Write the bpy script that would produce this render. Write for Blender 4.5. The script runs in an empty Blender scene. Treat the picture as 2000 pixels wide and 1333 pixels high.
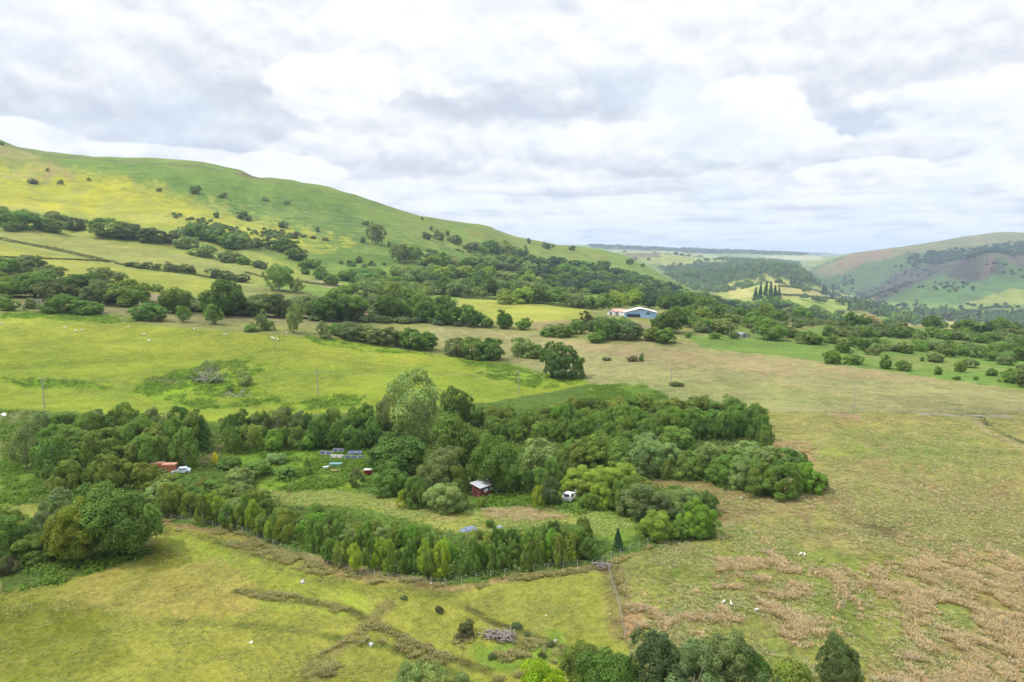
import bpy, math, random
import numpy as np
from mathutils import Vector
random.seed(7)
rng = np.random.default_rng(7)
R = math.radians
scene = bpy.context.scene
col = scene.collection

# ------------------------------------------------------------------ camera
ZC = 42.0
F = 1351.0                      # focal length in photo pixels (2000 wide)
PITCH = R(6.8)
cam_d = bpy.data.cameras.new('camera'); cam = bpy.data.objects.new('camera', cam_d); col.objects.link(cam)
cam_d.sensor_width = 36; cam_d.lens = F/2000*36
cam_d.clip_start = 0.5; cam_d.clip_end = 60000
cam.location = (0, 0, ZC); cam.rotation_euler = (math.pi/2-PITCH, 0, 0)
scene.camera = cam

# ------------------------------------------------------------------ sun, sky, exposure
SUN_EL, SUN_AZ = R(56), R(-98)           # azimuth measured from +Y (view direction) towards +X
sd = bpy.data.lights.new('sun', 'SUN'); sun = bpy.data.objects.new('sun', sd); col.objects.link(sun)
sd.energy = 3.2; sd.angle = R(3.0); sd.color = (1.0, 0.94, 0.84)
sdir = Vector((math.sin(SUN_AZ)*math.cos(SUN_EL), math.cos(SUN_AZ)*math.cos(SUN_EL), math.sin(SUN_EL)))
sun.rotation_euler = sdir.to_track_quat('Z', 'Y').to_euler(); sun.location = (0, 0, 300)
vs = scene.view_settings
vs.view_transform = 'Standard'; vs.look = 'None'; vs.exposure = 0.2; vs.gamma = 1.0; vs.use_curve_mapping = False

class G:
    """small helper to write node graphs"""
    def __init__(s, nt): s.nt = nt
    def n(s, t, **kw):
        nd = s.nt.nodes.new(t)
        for k, v in kw.items(): setattr(nd, k, v)
        return nd
    def put(s, sock, v):
        if isinstance(v, (int, float, tuple, list)): sock.default_value = v
        else: s.nt.links.new(v, sock)
    def m(s, op, a, b=None, c=None, clamp=False):
        nd = s.n('ShaderNodeMath', operation=op, use_clamp=clamp)
        s.put(nd.inputs[0], a)
        if b is not None: s.put(nd.inputs[1], b)
        if c is not None: s.put(nd.inputs[2], c)
        return nd.outputs[0]
    def vm(s, op, a, b=None):
        nd = s.n('ShaderNodeVectorMath', operation=op); s.put(nd.inputs[0], a)
        if b is not None:
            s.put(nd.inputs[3] if op == 'SCALE' else nd.inputs[1], b)
        return nd.outputs['Value'] if op in ('DOT_PRODUCT', 'LENGTH', 'DISTANCE') else nd.outputs[0]
    def noise(s, vec, scale, detail=4, rough=.5, dist=0.0, dim='3D'):
        nd = s.n('ShaderNodeTexNoise', noise_dimensions=dim); s.put(nd.inputs['Vector'], vec)
        nd.inputs['Scale'].default_value = scale; nd.inputs['Detail'].default_value = detail
        nd.inputs['Roughness'].default_value = rough; nd.inputs['Distortion'].default_value = dist
        return nd.outputs['Fac']
    def ss(s, v, lo, hi, a=0.0, b=1.0):
        nd = s.n('ShaderNodeMapRange', interpolation_type='SMOOTHSTEP'); s.put(nd.inputs[0], v)
        nd.inputs[1].default_value = lo; nd.inputs[2].default_value = hi
        nd.inputs[3].default_value = a; nd.inputs[4].default_value = b
        return nd.outputs[0]
    def mix(s, f, a, b, mode='MIX'):
        nd = s.n('ShaderNodeMix', data_type='RGBA', blend_type=mode); s.put(nd.inputs[0], f)
        for k, v in ((6, a), (7, b)):
            s.put(nd.inputs[k], tuple(v)+(1,) if isinstance(v, (tuple, list)) and len(v) == 3 else v)
        return nd.outputs[2]

def dirv(px, py):
    c, s_ = math.cos(PITCH), math.sin(PITCH)
    x, u = (px-1000)/F, (666.5-py)/F
    v = np.array([x, c+u*s_, -s_+u*c]); return v/np.linalg.norm(v)

w = bpy.data.worlds.new('World'); scene.world = w; w.use_nodes = True
nt = w.node_tree; nt.nodes.clear(); g = G(nt)
sky = g.n('ShaderNodeTexSky', sky_type='NISHITA', sun_disc=False)
sky.sun_elevation = SUN_EL; sky.sun_rotation = SUN_AZ
D = g.n('ShaderNodeTexCoord').outputs['Generated']
sx = g.n('ShaderNodeSeparateXYZ'); g.put(sx.inputs[0], D); X, Y, Z = sx.outputs
Zc = g.m('MAXIMUM', Z, 0.0)
den = g.m('ADD', Zc, 0.09)
cx = g.n('ShaderNodeCombineXYZ'); g.put(cx.inputs[0], g.m('DIVIDE', X, den)); g.put(cx.inputs[1], g.m('DIVIDE', Y, den)); g.put(cx.inputs[2], 3.1)
P = cx.outputs[0]
c2 = g.n('ShaderNodeCombineXYZ'); g.put(c2.inputs[0], X); g.put(c2.inputs[1], Y); g.put(c2.inputs[2], g.m('MULTIPLY', Zc, 1.5))
Q = c2.outputs[0]
a_ = g.noise(P, 0.9, 7, .52, .2)
c_ = g.noise(Q, 6.0, 8, .54, .15)
f_ = g.noise(Q, 19.0, 6, .52, .1)
fs_ = g.noise(g.vm('ADD', Q, (.006, 0.0, .022)), 19.0, 4, .5, .1)
relief = g.m('MULTIPLY', g.m('SUBTRACT', f_, fs_), 1.25)      # lit tops and shaded undersides of the billows
nz = g.m('ADD', g.m('MULTIPLY', g.m('SUBTRACT', c_, .5), 2.8), g.m('MULTIPLY', g.m('SUBTRACT', f_, .5), 1.3))
lum = g.m('ADD', .68, g.m('ADD', g.m('MULTIPLY', g.m('SUBTRACT', a_, .5), -1.2), g.m('MULTIPLY', g.m('SUBTRACT', c_, .5), -.9)))
AZI = g.m('ARCTAN2', X, Y)
warp = g.m('MULTIPLY', g.m('SUBTRACT', g.noise(Q, 3.2, 3, .5), .5), .10)
def cloud(lum, px, py, rx, ry, top, bot, soft=.7, amp=.75):
    """one bank of cloud in its own direction of the sky: broken edge, lighter crown, shaded base"""
    d = dirv(px, py); a0 = math.atan2(d[0], d[1])
    u = g.m('MULTIPLY', g.m('ADD', g.m('SUBTRACT', AZI, float(a0)), warp), F*.93/rx)
    v = g.m('MULTIPLY', g.m('SUBTRACT', Z, float(d[2])), F/ry)
    r2 = g.m('MULTIPLY_ADD', u, u, g.m('MULTIPLY', v, v))
    m = g.ss(g.m('ADD', g.m('SUBTRACT', 1.0, r2), g.m('MULTIPLY', nz, amp*1.1)), 0.0, soft*.6)
    t, b = (top-.68)/.31, (bot-.68)/.31
    s_ = g.ss(g.m('MULTIPLY_ADD', nz, .25, v), -.75, .75, b, t)
    return g.m('MULTIPLY_ADD', g.m('SUBTRACT', s_, lum), m, lum)
for c in [(60, 90, 260, 110, .93, .84, 1.2), (250, 175, 380, 110, .88, .735, 1.2), (480, 120, 170, 90, .90, .75, 1.0), (520, 290, 420, 38, .78, .70, 1.0), (20, 268, 120, 34, .99, .90), (300, 300, 170, 18, .95, .88),
          (1250, 80, 300, 80, .95, .86, 1.2), (1000, 160, 330, 95, .95, .70, .8), (820, 85, 190, 95, .995, .90, .9), (640, 168, 110, 62, 1.0, .92, .6), (1850, 80, 240, 80, .92, .82, 1.2), (1640, 140, 240, 95, .90, .74, .9), (1680, 232, 140, 36, .80, .71, .8),
          (740, 305, 190, 45, .92, .74, .8), (560, 338, 110, 34, .98, .89, .6), (1110, 285, 140, 52, .97, .80, .6), (1330, 290, 190, 58, .985, .74, .6), (1430, 238, 140, 80, 1.0, .90, .5), (1570, 305, 100, 62, .99, .78, .6),
          (1890, 200, 180, 52, .98, .90, .9), (1760, 300, 120, 30, .82, .74, .8), (1700, 340, 130, 26, .98, .82, .6), (1900, 350, 140, 28, .99, .84, .6), (860, 405, 90, 18, .96, .88, .7), (1130, 372, 260, 16, .88, .75, .9), (1400, 385, 240, 15, .94, .80, .9), (1700, 395, 220, 14, .94, .82, .9), (1150, 415, 160, 12, .95, .86, .9), (1500, 425, 260, 12, .93, .82, .9)]:
    lum = cloud(lum, *c)
lum = g.m('ADD', lum, relief)
low = g.ss(Z, 0.0, .11, 1.0, 0.0)
row_ = g.noise(P, 1.6, 6, .56, .2)
lum = g.m('ADD', lum, g.m('MULTIPLY', g.m('SUBTRACT', row_, .52), g.m('MULTIPLY', g.ss(Z, .02, .17, 1.0, 0.0), -3.6)))
cloudc = g.mix(g.ss(lum, -.15, 1.05), (.56, .61, .705), (.93, .935, .955))
gap = g.m('MULTIPLY', g.ss(g.m('ADD', c_, a_), .80, 1.0, 1.0, 0.0), .28)
airc = g.mix(g.m('MULTIPLY', low, .38), cloudc, (.77, .85, .96))
skyc = g.vm('SCALE', sky.outputs[0], 0.10)
bluec = g.mix(.75, skyc, (.62, .80, .98))
outc = g.mix(gap, airc, bluec)
# overcast sky, raised above the view and round the hidden sun to brighten ground
boost = g.m('ADD', g.ss(Z, .38, .95, 1.0, 2.3), 0.0)
sg = g.m('POWER', g.m('MAXIMUM', g.vm('DOT_PRODUCT', D, tuple(sdir)), 0.0), 6.0)
boost = g.m('ADD', boost, g.m('MULTIPLY', g.m('MULTIPLY', sg, g.ss(Z, .38, .6)), .9))
outc = g.vm('SCALE', outc, boost)
bg = g.n('ShaderNodeBackground'); g.put(bg.inputs[0], outc); bg.inputs[1].default_value = 1.0
wo = g.n('ShaderNodeOutputWorld'); nt.links.new(bg.outputs[0], wo.inputs[0])

cy = scene.cycles
cy.max_bounces = 4; cy.diffuse_bounces = 2; cy.glossy_bounces = 1; cy.transmission_bounces = 2; cy.transparent_max_bounces = 4; cy.volume_bounces = 0
cy.caustics_reflective = False; cy.caustics_refractive = False

# ------------------------------------------------------------------ helpers
def tag(o, label=None, cat=None, group=None, kind=None):
    if label: o['label'] = label
    if cat: o['category'] = cat
    if group: o['group'] = group
    if kind: o['kind'] = kind
    return o

def np_mesh(name, V, Fq, mat=None, smooth=False, cols=None, cname='Col'):
    """V (n,3), Fq (m,3|4) numpy"""
    me = bpy.data.meshes.new(name)
    V = np.asarray(V, np.float32); Fq = np.asarray(Fq, np.int32); k = Fq.shape[1]
    me.vertices.add(len(V)); me.vertices.foreach_set('co', V.ravel())
    me.loops.add(Fq.size); me.loops.foreach_set('vertex_index', Fq.ravel())
    me.polygons.add(len(Fq)); me.polygons.foreach_set('loop_start', np.arange(0, Fq.size, k, dtype=np.int32))
    try: me.polygons.foreach_set('loop_total', np.full(len(Fq), k, np.int32))
    except Exception: pass
    if cols is not None:
        a = me.color_attributes.new(cname, 'FLOAT_COLOR', 'POINT')
        c4 = np.ones((len(V), 4), np.float32); c4[:, :cols.shape[1]] = cols
        a.data.foreach_set('color', c4.ravel())
    me.polygons.foreach_set('use_smooth', np.full(len(Fq), smooth, bool))
    me.update(calc_edges=True)
    if mat: me.materials.append(mat)
    return me

def obj(name, me, parent=None, loc=(0, 0, 0)):
    o = bpy.data.objects.new(name, me); col.objects.link(o); o.location = loc
    if parent: o.parent = parent
    return o

def empty(name, loc, rz=0.0):
    o = bpy.data.objects.new(name, None); col.objects.link(o); o.location = loc; o.rotation_euler = (0, 0, rz)
    o.empty_display_size = .5
    return o

# numpy value noise
_perm = rng.random((256, 256)).astype(np.float32)
def vnoise(x, y):
    xi = np.floor(x).astype(np.int64); yi = np.floor(y).astype(np.int64)
    fx = (x-xi); fy = (y-yi); fx = fx*fx*(3-2*fx); fy = fy*fy*(3-2*fy)
    a = _perm[xi & 255, yi & 255]; b = _perm[(xi+1) & 255, yi & 255]
    c = _perm[xi & 255, (yi+1) & 255]; d = _perm[(xi+1) & 255, (yi+1) & 255]
    return (a*(1-fx)+b*fx)*(1-fy)+(c*(1-fx)+d*fx)*fy
def fbm(x, y, wl, octv=4, seed=0, gain=.5):
    s = 0; a = 1; t = 0
    x = x/wl+seed*17.31; y = y/wl+seed*9.77
    for i in range(octv):
        s = s+a*(vnoise(x, y)-.5)*2; t += a; a *= gain; x = x*2.03+5.1; y = y*2.03+1.7
    return s/t

def pchip(x, y, xn):
    x = np.asarray(x, float); y = np.asarray(y, float); h = np.diff(x); d = np.diff(y)/h
    m = np.zeros_like(y)
    for i in range(1, len(x)-1):
        if d[i-1]*d[i] > 0:
            w1 = 2*h[i]+h[i-1]; w2 = h[i]+2*h[i-1]; m[i] = (w1+w2)/(w1/d[i-1]+w2/d[i])
    m[0] = d[0]; m[-1] = d[-1]
    xn = np.clip(xn, x[0], x[-1]); k = np.clip(np.searchsorted(x, xn)-1, 0, len(x)-2)
    t = (xn-x[k])/h[k]; t2 = t*t; t3 = t2*t
    return (2*t3-3*t2+1)*y[k]+(t3-2*t2+t)*h[k]*m[k]+(-2*t3+3*t2)*y[k+1]+(t3-t2)*h[k]*m[k+1]

# ------------------------------------------------------------------ terrain: heights by distance along each bearing
def zrow(d, py): return ZC - d*(py-505.4)/1351.0
def K(lst):  # lst of (px, d, value, 'p'|'z')
    px = [l[0] for l in lst]; d = [l[1] for l in lst]
    z = [zrow(l[1], l[2]) if (len(l) < 4) else l[2] for l in lst]
    return px, d, z
Zf = 'z'
knots = [
 K([(-600, 3, 0, Zf), (2600, 3, 0, Zf)]),
 K([(-600, 66, 0, Zf), (2600, 66, 0, Zf)]),
 K([(-600, 100, .5, Zf), (1000, 100, 0, Zf), (2600, 100, .5, Zf)]),
 K([(-600, 140, 2, Zf), (400, 140, -.5, Zf), (1000, 140, -1.5, Zf), (1600, 140, 0, Zf), (2600, 140, 0, Zf)]),
 K([(-600, 185, 6, Zf), (0, 185, 2.5, Zf), (600, 190, -1.5, Zf), (1000, 190, -2.5, Zf), (1300, 190, -1, Zf), (2600, 190, 0, Zf)]),
 K([(-600, 300, 25, Zf), (0, 300, 613), (200, 300, 628), (400, 300, 640), (600, 300, 652), (800, 300, 680), (1000, 300, 696), (1300, 300, 690), (1600, 300, 692), (2000, 300, 705), (2600, 300, 715)]),
 K([(-600, 430, 500), (0, 430, 545), (200, 430, 560), (400, 430, 577), (600, 430, 592), (800, 430, 603), (1000, 430, 611), (1200, 430, 617), (1400, 430, 628), (1600, 430, 642), (1800, 430, 650), (2000, 430, 660), (2600, 430, 670)]),
 K([(-600, 600, 420), (0, 600, 468), (200, 600, 490), (400, 600, 515), (600, 600, 545), (800, 620, 560), (1000, 650, 573), (1200, 650, 585), (1300, 640, 595), (1400, 600, 607), (1500, 570, 620), (1600, 540, 631), (1800, 530, 638), (2000, 530, 645), (2600, 530, 650)]),
 K([(-600, 850, 320), (0, 850, 365), (200, 850, 400), (400, 900, 412), (600, 950, 430), (800, 1000, 457), (1000, 1080, 508), (1100, 1120, 530), (1200, 1120, 551), (1300, 1050, 578), (1400, 900, 600), (1500, 760, -26, Zf), (1600, 720, -32, Zf), (2600, 720, -36, Zf)]),
 K([(-600, 1150, 200), (-100, 1150, 247), (0, 1150, 275), (75, 1150, 301), (180, 1160, 309), (290, 1180, 317), (400, 1200, 325), (480, 1230, 340), (510, 1230, 350), (600, 1300, 362), (700, 1350, 386), (800, 1420, 419), (900, 1500, 437), (945, 1520, 442), (1000, 1580, 461), (1100, 1650, 478), (1165, 1680, 485), (1220, 1650, 501), (1260, 1600, 519), (1320, 1500, 551), (1400, 1300, 586), (1500, 1150, -56, Zf), (1600, 1050, -60, Zf), (2600, 1000, -85, Zf)]),
 K([(-600, 1500, 260, Zf), (0, 1500, 190, Zf), (600, 1700, 120, Zf), (1000, 1950, 40, Zf), (1200, 1950, 0, Zf), (1320, 1800, -40, Zf), (1400, 1700, 578), (1450, 1700, 566), (1505, 1750, 553), (1550, 1750, 562), (1600, 1700, 577), (1650, 1650, 589), (1700, 1600, 599), (1750, 1550, 616), (1800, 1450, -105, Zf), (2600, 1450, -110, Zf)]),
 K([(-600, 2000, 150, Zf), (600, 2200, 60, Zf), (1200, 2300, -10, Zf), (1400, 2100, -55, Zf), (1500, 2100, -50, Zf), (1600, 2000, -85, Zf), (1700, 1900, -104, Zf), (2000, 1850, -108, Zf), (2600, 1850, -108, Zf)]),
 K([(-600, 2700, 60, Zf), (1000, 2700, 10, Zf), (1200, 2700, -10, Zf), (1290, 2600, 542), (1350, 2600, 533), (1400, 2600, 527), (1450, 2600, 522), (1500, 2600, 518), (1550, 2600, 523), (1590, 2600, 548), (1620, 2600, 575), (1650, 2550, 592), (1750, 2600, 562), (1850, 2700, 526), (1930, 2800, 494), (2000, 2800, 507), (2200, 2800, 520), (2600, 2800, 500)]),
 K([(-600, 3100, 60, Zf), (1000, 3100, 10, Zf), (1300, 3000, -30, Zf), (1500, 3000, -10, Zf), (1600, 3000, -60, Zf), (1650, 2900, 588), (1750, 2950, 565), (1850, 3050, 531), (1930, 3150, 503), (2000, 3150, 508), (2600, 3150, 500)]),
 K([(-600, 3700, 80, Zf), (1000, 3500, 498), (1200, 3500, 492), (1300, 3500, 498), (1400, 3600, 507), (1500, 3600, 512), (1580, 3600, 526), (1615, 3650, 516), (1650, 3700, 501), (1700, 3700, 490), (1800, 3700, 476), (1900, 3800, 463), (1955, 3800, 457.5), (2010, 3800, 459), (2100, 3800, 470), (2600, 3800, 480)]),
 K([(-600, 5000, 40, Zf), (1300, 5000, 10, Zf), (1500, 5000, 10, Zf), (1700, 5000, 60, Zf), (2600, 5000, 60, Zf)]),
 K([(-600, 7500, 480), (1140, 7500, 480), (1200, 7500, 480), (1300, 7500, 485), (1400, 7500, 490.5), (1450, 7500, 489), (1500, 7500, 493), (1560, 7500, 497), (1600, 7500, 502), (2600, 7500, 505)]),
 K([(-600, 9500, 10, Zf), (2600, 9500, 10, Zf)]),
 K([(-600, 12500, 498), (1400, 12500, 499), (1540, 12500, 494), (1600, 12500, 493), (1640, 12500, 497), (2600, 12500, 500)]),
 K([(-600, 17000, 0, Zf), (2600, 17000, 0, Zf)]),
]
az_mid = np.linspace(-R(42), R(42), 860)
side = np.geomspace(R(.12), R(138)*1.0, 400)
# bearings outside the view get coarser and coarser
step = np.geomspace(R(.15), R(9), 46); step *= R(138)/step.sum()
az_out = R(42)+np.cumsum(step)
az = np.concatenate([-az_out[::-1], az_mid, az_out])
rad = np.concatenate([np.linspace(3, 60, 26)[:-1], np.geomspace(60, 22000, 1090)])
NA, NR = len(az), len(rad)
azc = np.clip(az, -R(50), R(50))
pxc = 1000+F*np.tan(azc)
cosz = np.cos(azc)
KD = np.array([pchip(k[0], k[1], pxc) for k in knots]); KZ = np.array([pchip(k[0], k[2], pxc) for k in knots])
H = np.zeros((NA, NR))
lr = np.log(rad)
for i in range(NA):
    H[i] = pchip(np.log(KD[:, i]/cosz[i]), KZ[:, i], lr)
wb = np.clip((np.abs(az)-R(55))/R(125), 0, 1); wb = wb*wb*(3-2*wb)
i0, i1 = np.argmin(abs(az+R(55))), np.argmin(abs(az-R(55)))
avg = .5*(H[0]+H[-1])*0+.5*(H[i0]+H[i1])
H = H*(1-wb[:, None])+avg[None]*wb[:, None]
AZ, RR = np.meshgrid(az, rad, indexing='ij')
WX, WY = RR*np.sin(AZ), RR*np.cos(AZ)
ss = lambda v, a, b: (lambda t: t*t*(3-2*t))(np.clip((v-a)/(b-a), 0, 1))
H += .55*fbm(WX, WY, 34, 4, 1)*ss(RR, 20, 80)
H += (2.6*fbm(WX, WY, 150, 5, 2))*ss(RR, 350, 800)
gl = 1-np.abs(fbm(WX+.35*WY, WY*.35, 190, 4, 3))*2          # slope gullies
H -= 4.5*np.clip(gl-.55, 0, 1)*2*ss(RR, 480, 750)*(1-ss(RR, 1500, 2000))*(AZ < R(12))
H += 11*fbm(WX, WY, 480, 5, 4)*ss(RR, 2100, 3000)
H += (26*np.clip(np.abs(fbm(WX, WY, 420, 5, 6)), 0, 1)-3)*ss(RR, 2100, 2700)*(1-ss(RR, 4500, 5500))*ss(AZ, R(22), R(25))

def zat(x, y):
    a = math.atan2(x, y); r = math.hypot(x, y)
    fi = np.interp(a, az, np.arange(NA)); fj = np.interp(math.log(max(r, 3)), lr, np.arange(NR))
    i = min(int(fi), NA-2); j = min(int(fj), NR-2); u = fi-i; v = fj-j
    return float((H[i, j]*(1-u)+H[i+1, j]*u)*(1-v)+(H[i, j+1]*(1-u)+H[i+1, j+1]*u)*v)

def at(px, py, rmin=30, rmax=1e9):
    """first ground point seen along the line of sight through a photo pixel"""
    d = dirv(px, py); a = math.atan2(d[0], d[1]); t = d[2]/math.hypot(d[0], d[1])
    fi = np.interp(a, az, np.arange(NA)); i = min(int(fi), NA-2); u = fi-i
    prof = H[i]*(1-u)+H[i+1]*u
    gap_ = (prof-ZC)-t*rad
    ok = np.where((gap_ >= 0) & (rad > rmin))[0]
    if len(ok) == 0:
        j = int(np.argmax(np.where(rad > rmin, (prof-ZC)/rad, -9))); r = rad[j]
    else:
        j = ok[0]; 
        if j > 0 and gap_[j-1] < 0: r = rad[j-1]+(rad[j]-rad[j-1])*(-gap_[j-1])/(gap_[j]-gap_[j-1])
        else: r = rad[j]
    r = min(r, rmax)
    x, y = r*math.sin(a), r*math.cos(a)
    return Vector((x, y, zat(x, y)))

def lin(c): 
    c = np.asarray(c, float)/255.0
    return np.where(c <= .04045, c/12.92, ((c+.055)/1.055)**2.4)
ALB = 0.50         # photograph value to base colour
def dense(poly, closed=True, k=6):
    out = []; n = len(poly)
    for i in range(n if closed else n-1):
        a, b = poly[i], poly[(i+1) % n]
        for j in range(k): out.append((a[0]+(b[0]-a[0])*j/k, a[1]+(b[1]-a[1])*j/k))
    if not closed: out.append(poly[-1])
    return out
U = 1000+F*np.tan(np.clip(AZ, -R(70), R(70))); V = np.log(RR)*400
W1 = fbm(WX, WY, 9, 3, 11); W2 = fbm(WX, WY, 9, 3, 12); W3 = fbm(WX, WY, 60, 3, 13); W4 = fbm(WX, WY, 60, 3, 14)
W7 = fbm(WX, WY, 2.5, 2, 21); W5 = fbm(U*1.0, V*1.0, 26, 5, 15, .6); W6 = fbm(U, V, 26, 4, 16)
def to_uv(poly, closed=True, rmin=30):
    q = []
    for p in dense(poly, closed):
        v = at(p[0], p[1], rmin); r = math.hypot(v.x, v.y)
        q.append((1000+F*v.x/v.y, math.log(r)*400))
    return np.array(q)
def inside(q, u, v):
    r = np.zeros(u.shape, bool); n = len(q)
    for i in range(n):
        x1, y1 = q[i]; x2, y2 = q[(i+1) % n]
        if y1 == y2: continue
        c = ((y1 > v) != (y2 > v)); r ^= c & (u < (x2-x1)*(v-y1)/(y2-y1)+x1)
    return r
COL = np.zeros((NA, NR, 3)); TEX = np.zeros((NA, NR, 3))
def region(poly, warp=6, rmin=30):
    q = to_uv(poly, True, rmin); m = np.zeros((NA, NR))
    lo, hi = q.min(0)-warp*2-2, q.max(0)+warp*2+2
    ia = np.where((U[:, 0] > lo[0]) & (U[:, 0] < hi[0]))[0]; ja = np.where((V[0] > lo[1]) & (V[0] < hi[1]))[0]
    if len(ia) == 0 or len(ja) == 0: return m
    sl = (slice(ia[0], ia[-1]+1), slice(ja[0], ja[-1]+1))
    acc = 0
    for k in range(3):
        acc = acc+inside(q, U[sl]+warp*(1.5*W5[sl]+W1[sl]+.6*W7[sl])+(k-1)*warp*.35, V[sl]+warp*(.9*W6[sl]+.6*W2[sl]+.4*W7[sl])+(k-1)*warp*.2)
    m[sl] = acc/3.0
    return m
def paint(poly, rgb, a=1.0, warp=6, tex=None, patch=0, rmin=30):
    m = region(poly, warp, rmin)*a
    if patch: m = m*ss(W3+.8*W1+.4*W5, -patch, patch*.6) if patch > 0 else m*ss(W5+.7*W1, patch, -patch*.5)
    c = lin(rgb)*ALB
    COL[:] = COL*(1-m[..., None])+c*m[..., None]
    if tex is not None: TEX[:] = TEX*(1-m[..., None])+np.array(tex)*m[..., None]
def line(pts, rgb, width, a=1.0, tex=None, wob=.4, rmin=30):
    """a stripe on the ground, width in metres"""
    q = [at(p[0], p[1], rmin) for p in dense(pts, False, 8)]
    A = np.array([(v.x, v.y) for v in q]); best = np.full((NA, NR), 1e9)
    rr = np.hypot(A[:, 0], A[:, 1]); lo, hi = rr.min()-width*3, rr.max()+width*3
    aa = np.arctan2(A[:, 0], A[:, 1])
    ia = np.where((az > aa.min()-.03) & (az < aa.max()+.03))[0]; ja = np.where((rad > lo) & (rad < hi))[0]
    sl = (slice(ia[0], ia[-1]+1), slice(ja[0], ja[-1]+1)); X_, Y_ = WX[sl], WY[sl]; b = np.full(X_.shape, 1e9)
    for i in range(len(A)-1):
        p, d = A[i], A[i+1]-A[i]; L = d@d+1e-9
        t = np.clip(((X_-p[0])*d[0]+(Y_-p[1])*d[1])/L, 0, 1)
        b = np.minimum(b, np.hypot(X_-p[0]-t*d[0], Y_-p[1]-t*d[1]))
    b = b*(1+wob*W1[sl]+wob*.6*W5[sl])
    m = (1-ss(b, width*.2, width*.7))*a*(.45+.55*ss(W7[sl]+.8*W1[sl], -.35, .25))
    c = lin(rgb)*ALB
    COL[sl] = COL[sl]*(1-m[..., None])+c*m[..., None]
    if tex is not None: TEX[sl] = TEX[sl]*(1-m[..., None])+np.array(tex)*m[..., None]

#TEX: r = tussock contrast, g = tan straw specks, b = bracken / rough darkness
COL[:] = lin((150, 156, 84))*ALB; TEX[:] = (.5, .2, .2)
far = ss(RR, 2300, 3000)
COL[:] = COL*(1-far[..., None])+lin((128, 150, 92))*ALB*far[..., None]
# --- distant country
paint([(1160, 484), (1700, 500), (1640, 520), (1160, 512)], (150, 168, 100), 1, 4, (.2, 0, .1), rmin=4000)
for p_, c_ in (([(1160, 489), (1300, 492), (1420, 500), (1290, 499), (1165, 495)], (196, 200, 150)), ([(1290, 495), (1420, 500), (1500, 506), (1300, 503)], (110, 128, 88)), ([(1480, 500), (1600, 500), (1610, 508), (1500, 508)], (200, 205, 160))):
    paint(p_, c_, .9, 3, rmin=4000)
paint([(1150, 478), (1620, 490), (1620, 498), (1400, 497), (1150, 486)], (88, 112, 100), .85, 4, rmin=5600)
paint([(1215, 492), (1300, 490), (1400, 500), (1440, 512), (1240, 516)], (170, 180, 100), 1, 4, (.2, 0, .1), rmin=2400)
paint([(1205, 496), (1285, 494), (1290, 504), (1215, 504)], (128, 116, 92), .9, 3, rmin=2400)
paint([(1290, 515), (1340, 512), (1420, 520), (1300, 528)], (188, 188, 110), .9, 3, rmin=2300)
paint([(1285, 520), (1400, 512), (1500, 508), (1560, 518), (1610, 560), (1500, 570), (1430, 575), (1330, 560)], (62, 92, 40), 1, 4, (.3, 0, .6), rmin=1900)
# --- hill on the right
paint([(1570, 530), (1700, 480), (1960, 440), (2400, 440), (2600, 640), (1900, 640), (1640, 600)], (92, 124, 76), 1, 5, (.6, .1, .6), rmin=2100)
paint([(1600, 560), (1680, 530), (1780, 500), (1900, 495), (1850, 520), (1700, 575), (1640, 596)], (92, 122, 76), .6, 12, patch=-.5, rmin=2100)
paint([(1700, 600), (1850, 560), (2000, 545), (2100, 550), (2100, 590), (1850, 605)], (108, 150, 78), .8, 16, patch=-.5, rmin=2100)
paint([(1590, 530), (1660, 497), (1800, 474), (1960, 452), (2300, 452), (2300, 475), (1960, 478), (1850, 488), (1740, 502), (1650, 530), (1610, 545)], (138, 142, 100), .9, 9, (.5, .5, .3), rmin=3100)
paint([(1590, 535), (1650, 500), (1760, 478), (1780, 492), (1700, 508), (1640, 535)], (158, 124, 104), .75, 7, (.5, .4, .5), patch=-.4, rmin=3100)
paint([(1640, 590), (1700, 560), (1800, 515), (1860, 500), (1900, 510), (1850, 530), (1760, 570), (1690, 600)], (88, 74, 84), 1, 14, (.5, .1, .9), patch=-2.2, rmin=2200)
paint([(1880, 505), (1930, 495), (1960, 510), (1950, 540), (1890, 550), (1850, 540)], (72, 58, 76), 1, 10, (.5, .1, .9), patch=-2.6, rmin=2200)
paint([(1920, 500), (1950, 500), (1945, 530), (1925, 545), (1915, 530)], (160, 130, 116), .5, 8, rmin=2200, patch=-.3)
paint([(1930, 488), (2100, 500), (2100, 540), (1985, 520)], (112, 92, 92), .8, 7, rmin=2200)
paint([(1880, 592), (1960, 570), (2100, 555), (2100, 580), (1960, 600), (1890, 606)], (176, 184, 92), .8, 7, rmin=2000)
paint([(1700, 590), (2100, 600), (2100, 640), (1650, 625)], (138, 168, 84), .9, 6, rmin=1700)
# --- field spur and valley
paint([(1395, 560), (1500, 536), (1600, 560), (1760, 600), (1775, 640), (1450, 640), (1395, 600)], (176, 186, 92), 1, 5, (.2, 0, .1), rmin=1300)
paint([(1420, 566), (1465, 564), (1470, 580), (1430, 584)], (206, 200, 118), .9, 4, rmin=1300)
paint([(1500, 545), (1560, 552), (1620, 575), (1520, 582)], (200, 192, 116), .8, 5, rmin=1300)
paint([(1570, 580), (1640, 588), (1745, 605), (1750, 640), (1600, 625), (1560, 595)], (156, 180, 76), .9, 6, rmin=1300)
paint([(1640, 606), (1700, 605), (1720, 625), (1660, 622)], (170, 162, 96), .6, 6, rmin=1300)
line([(1510, 572), (1560, 578), (1640, 582)], (110, 130, 60), 5, .8, rmin=1300)
paint([(1760, 618), (1900, 622), (1900, 632), (1760, 640)], (206, 200, 124), .9, 5, rmin=1400)
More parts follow.
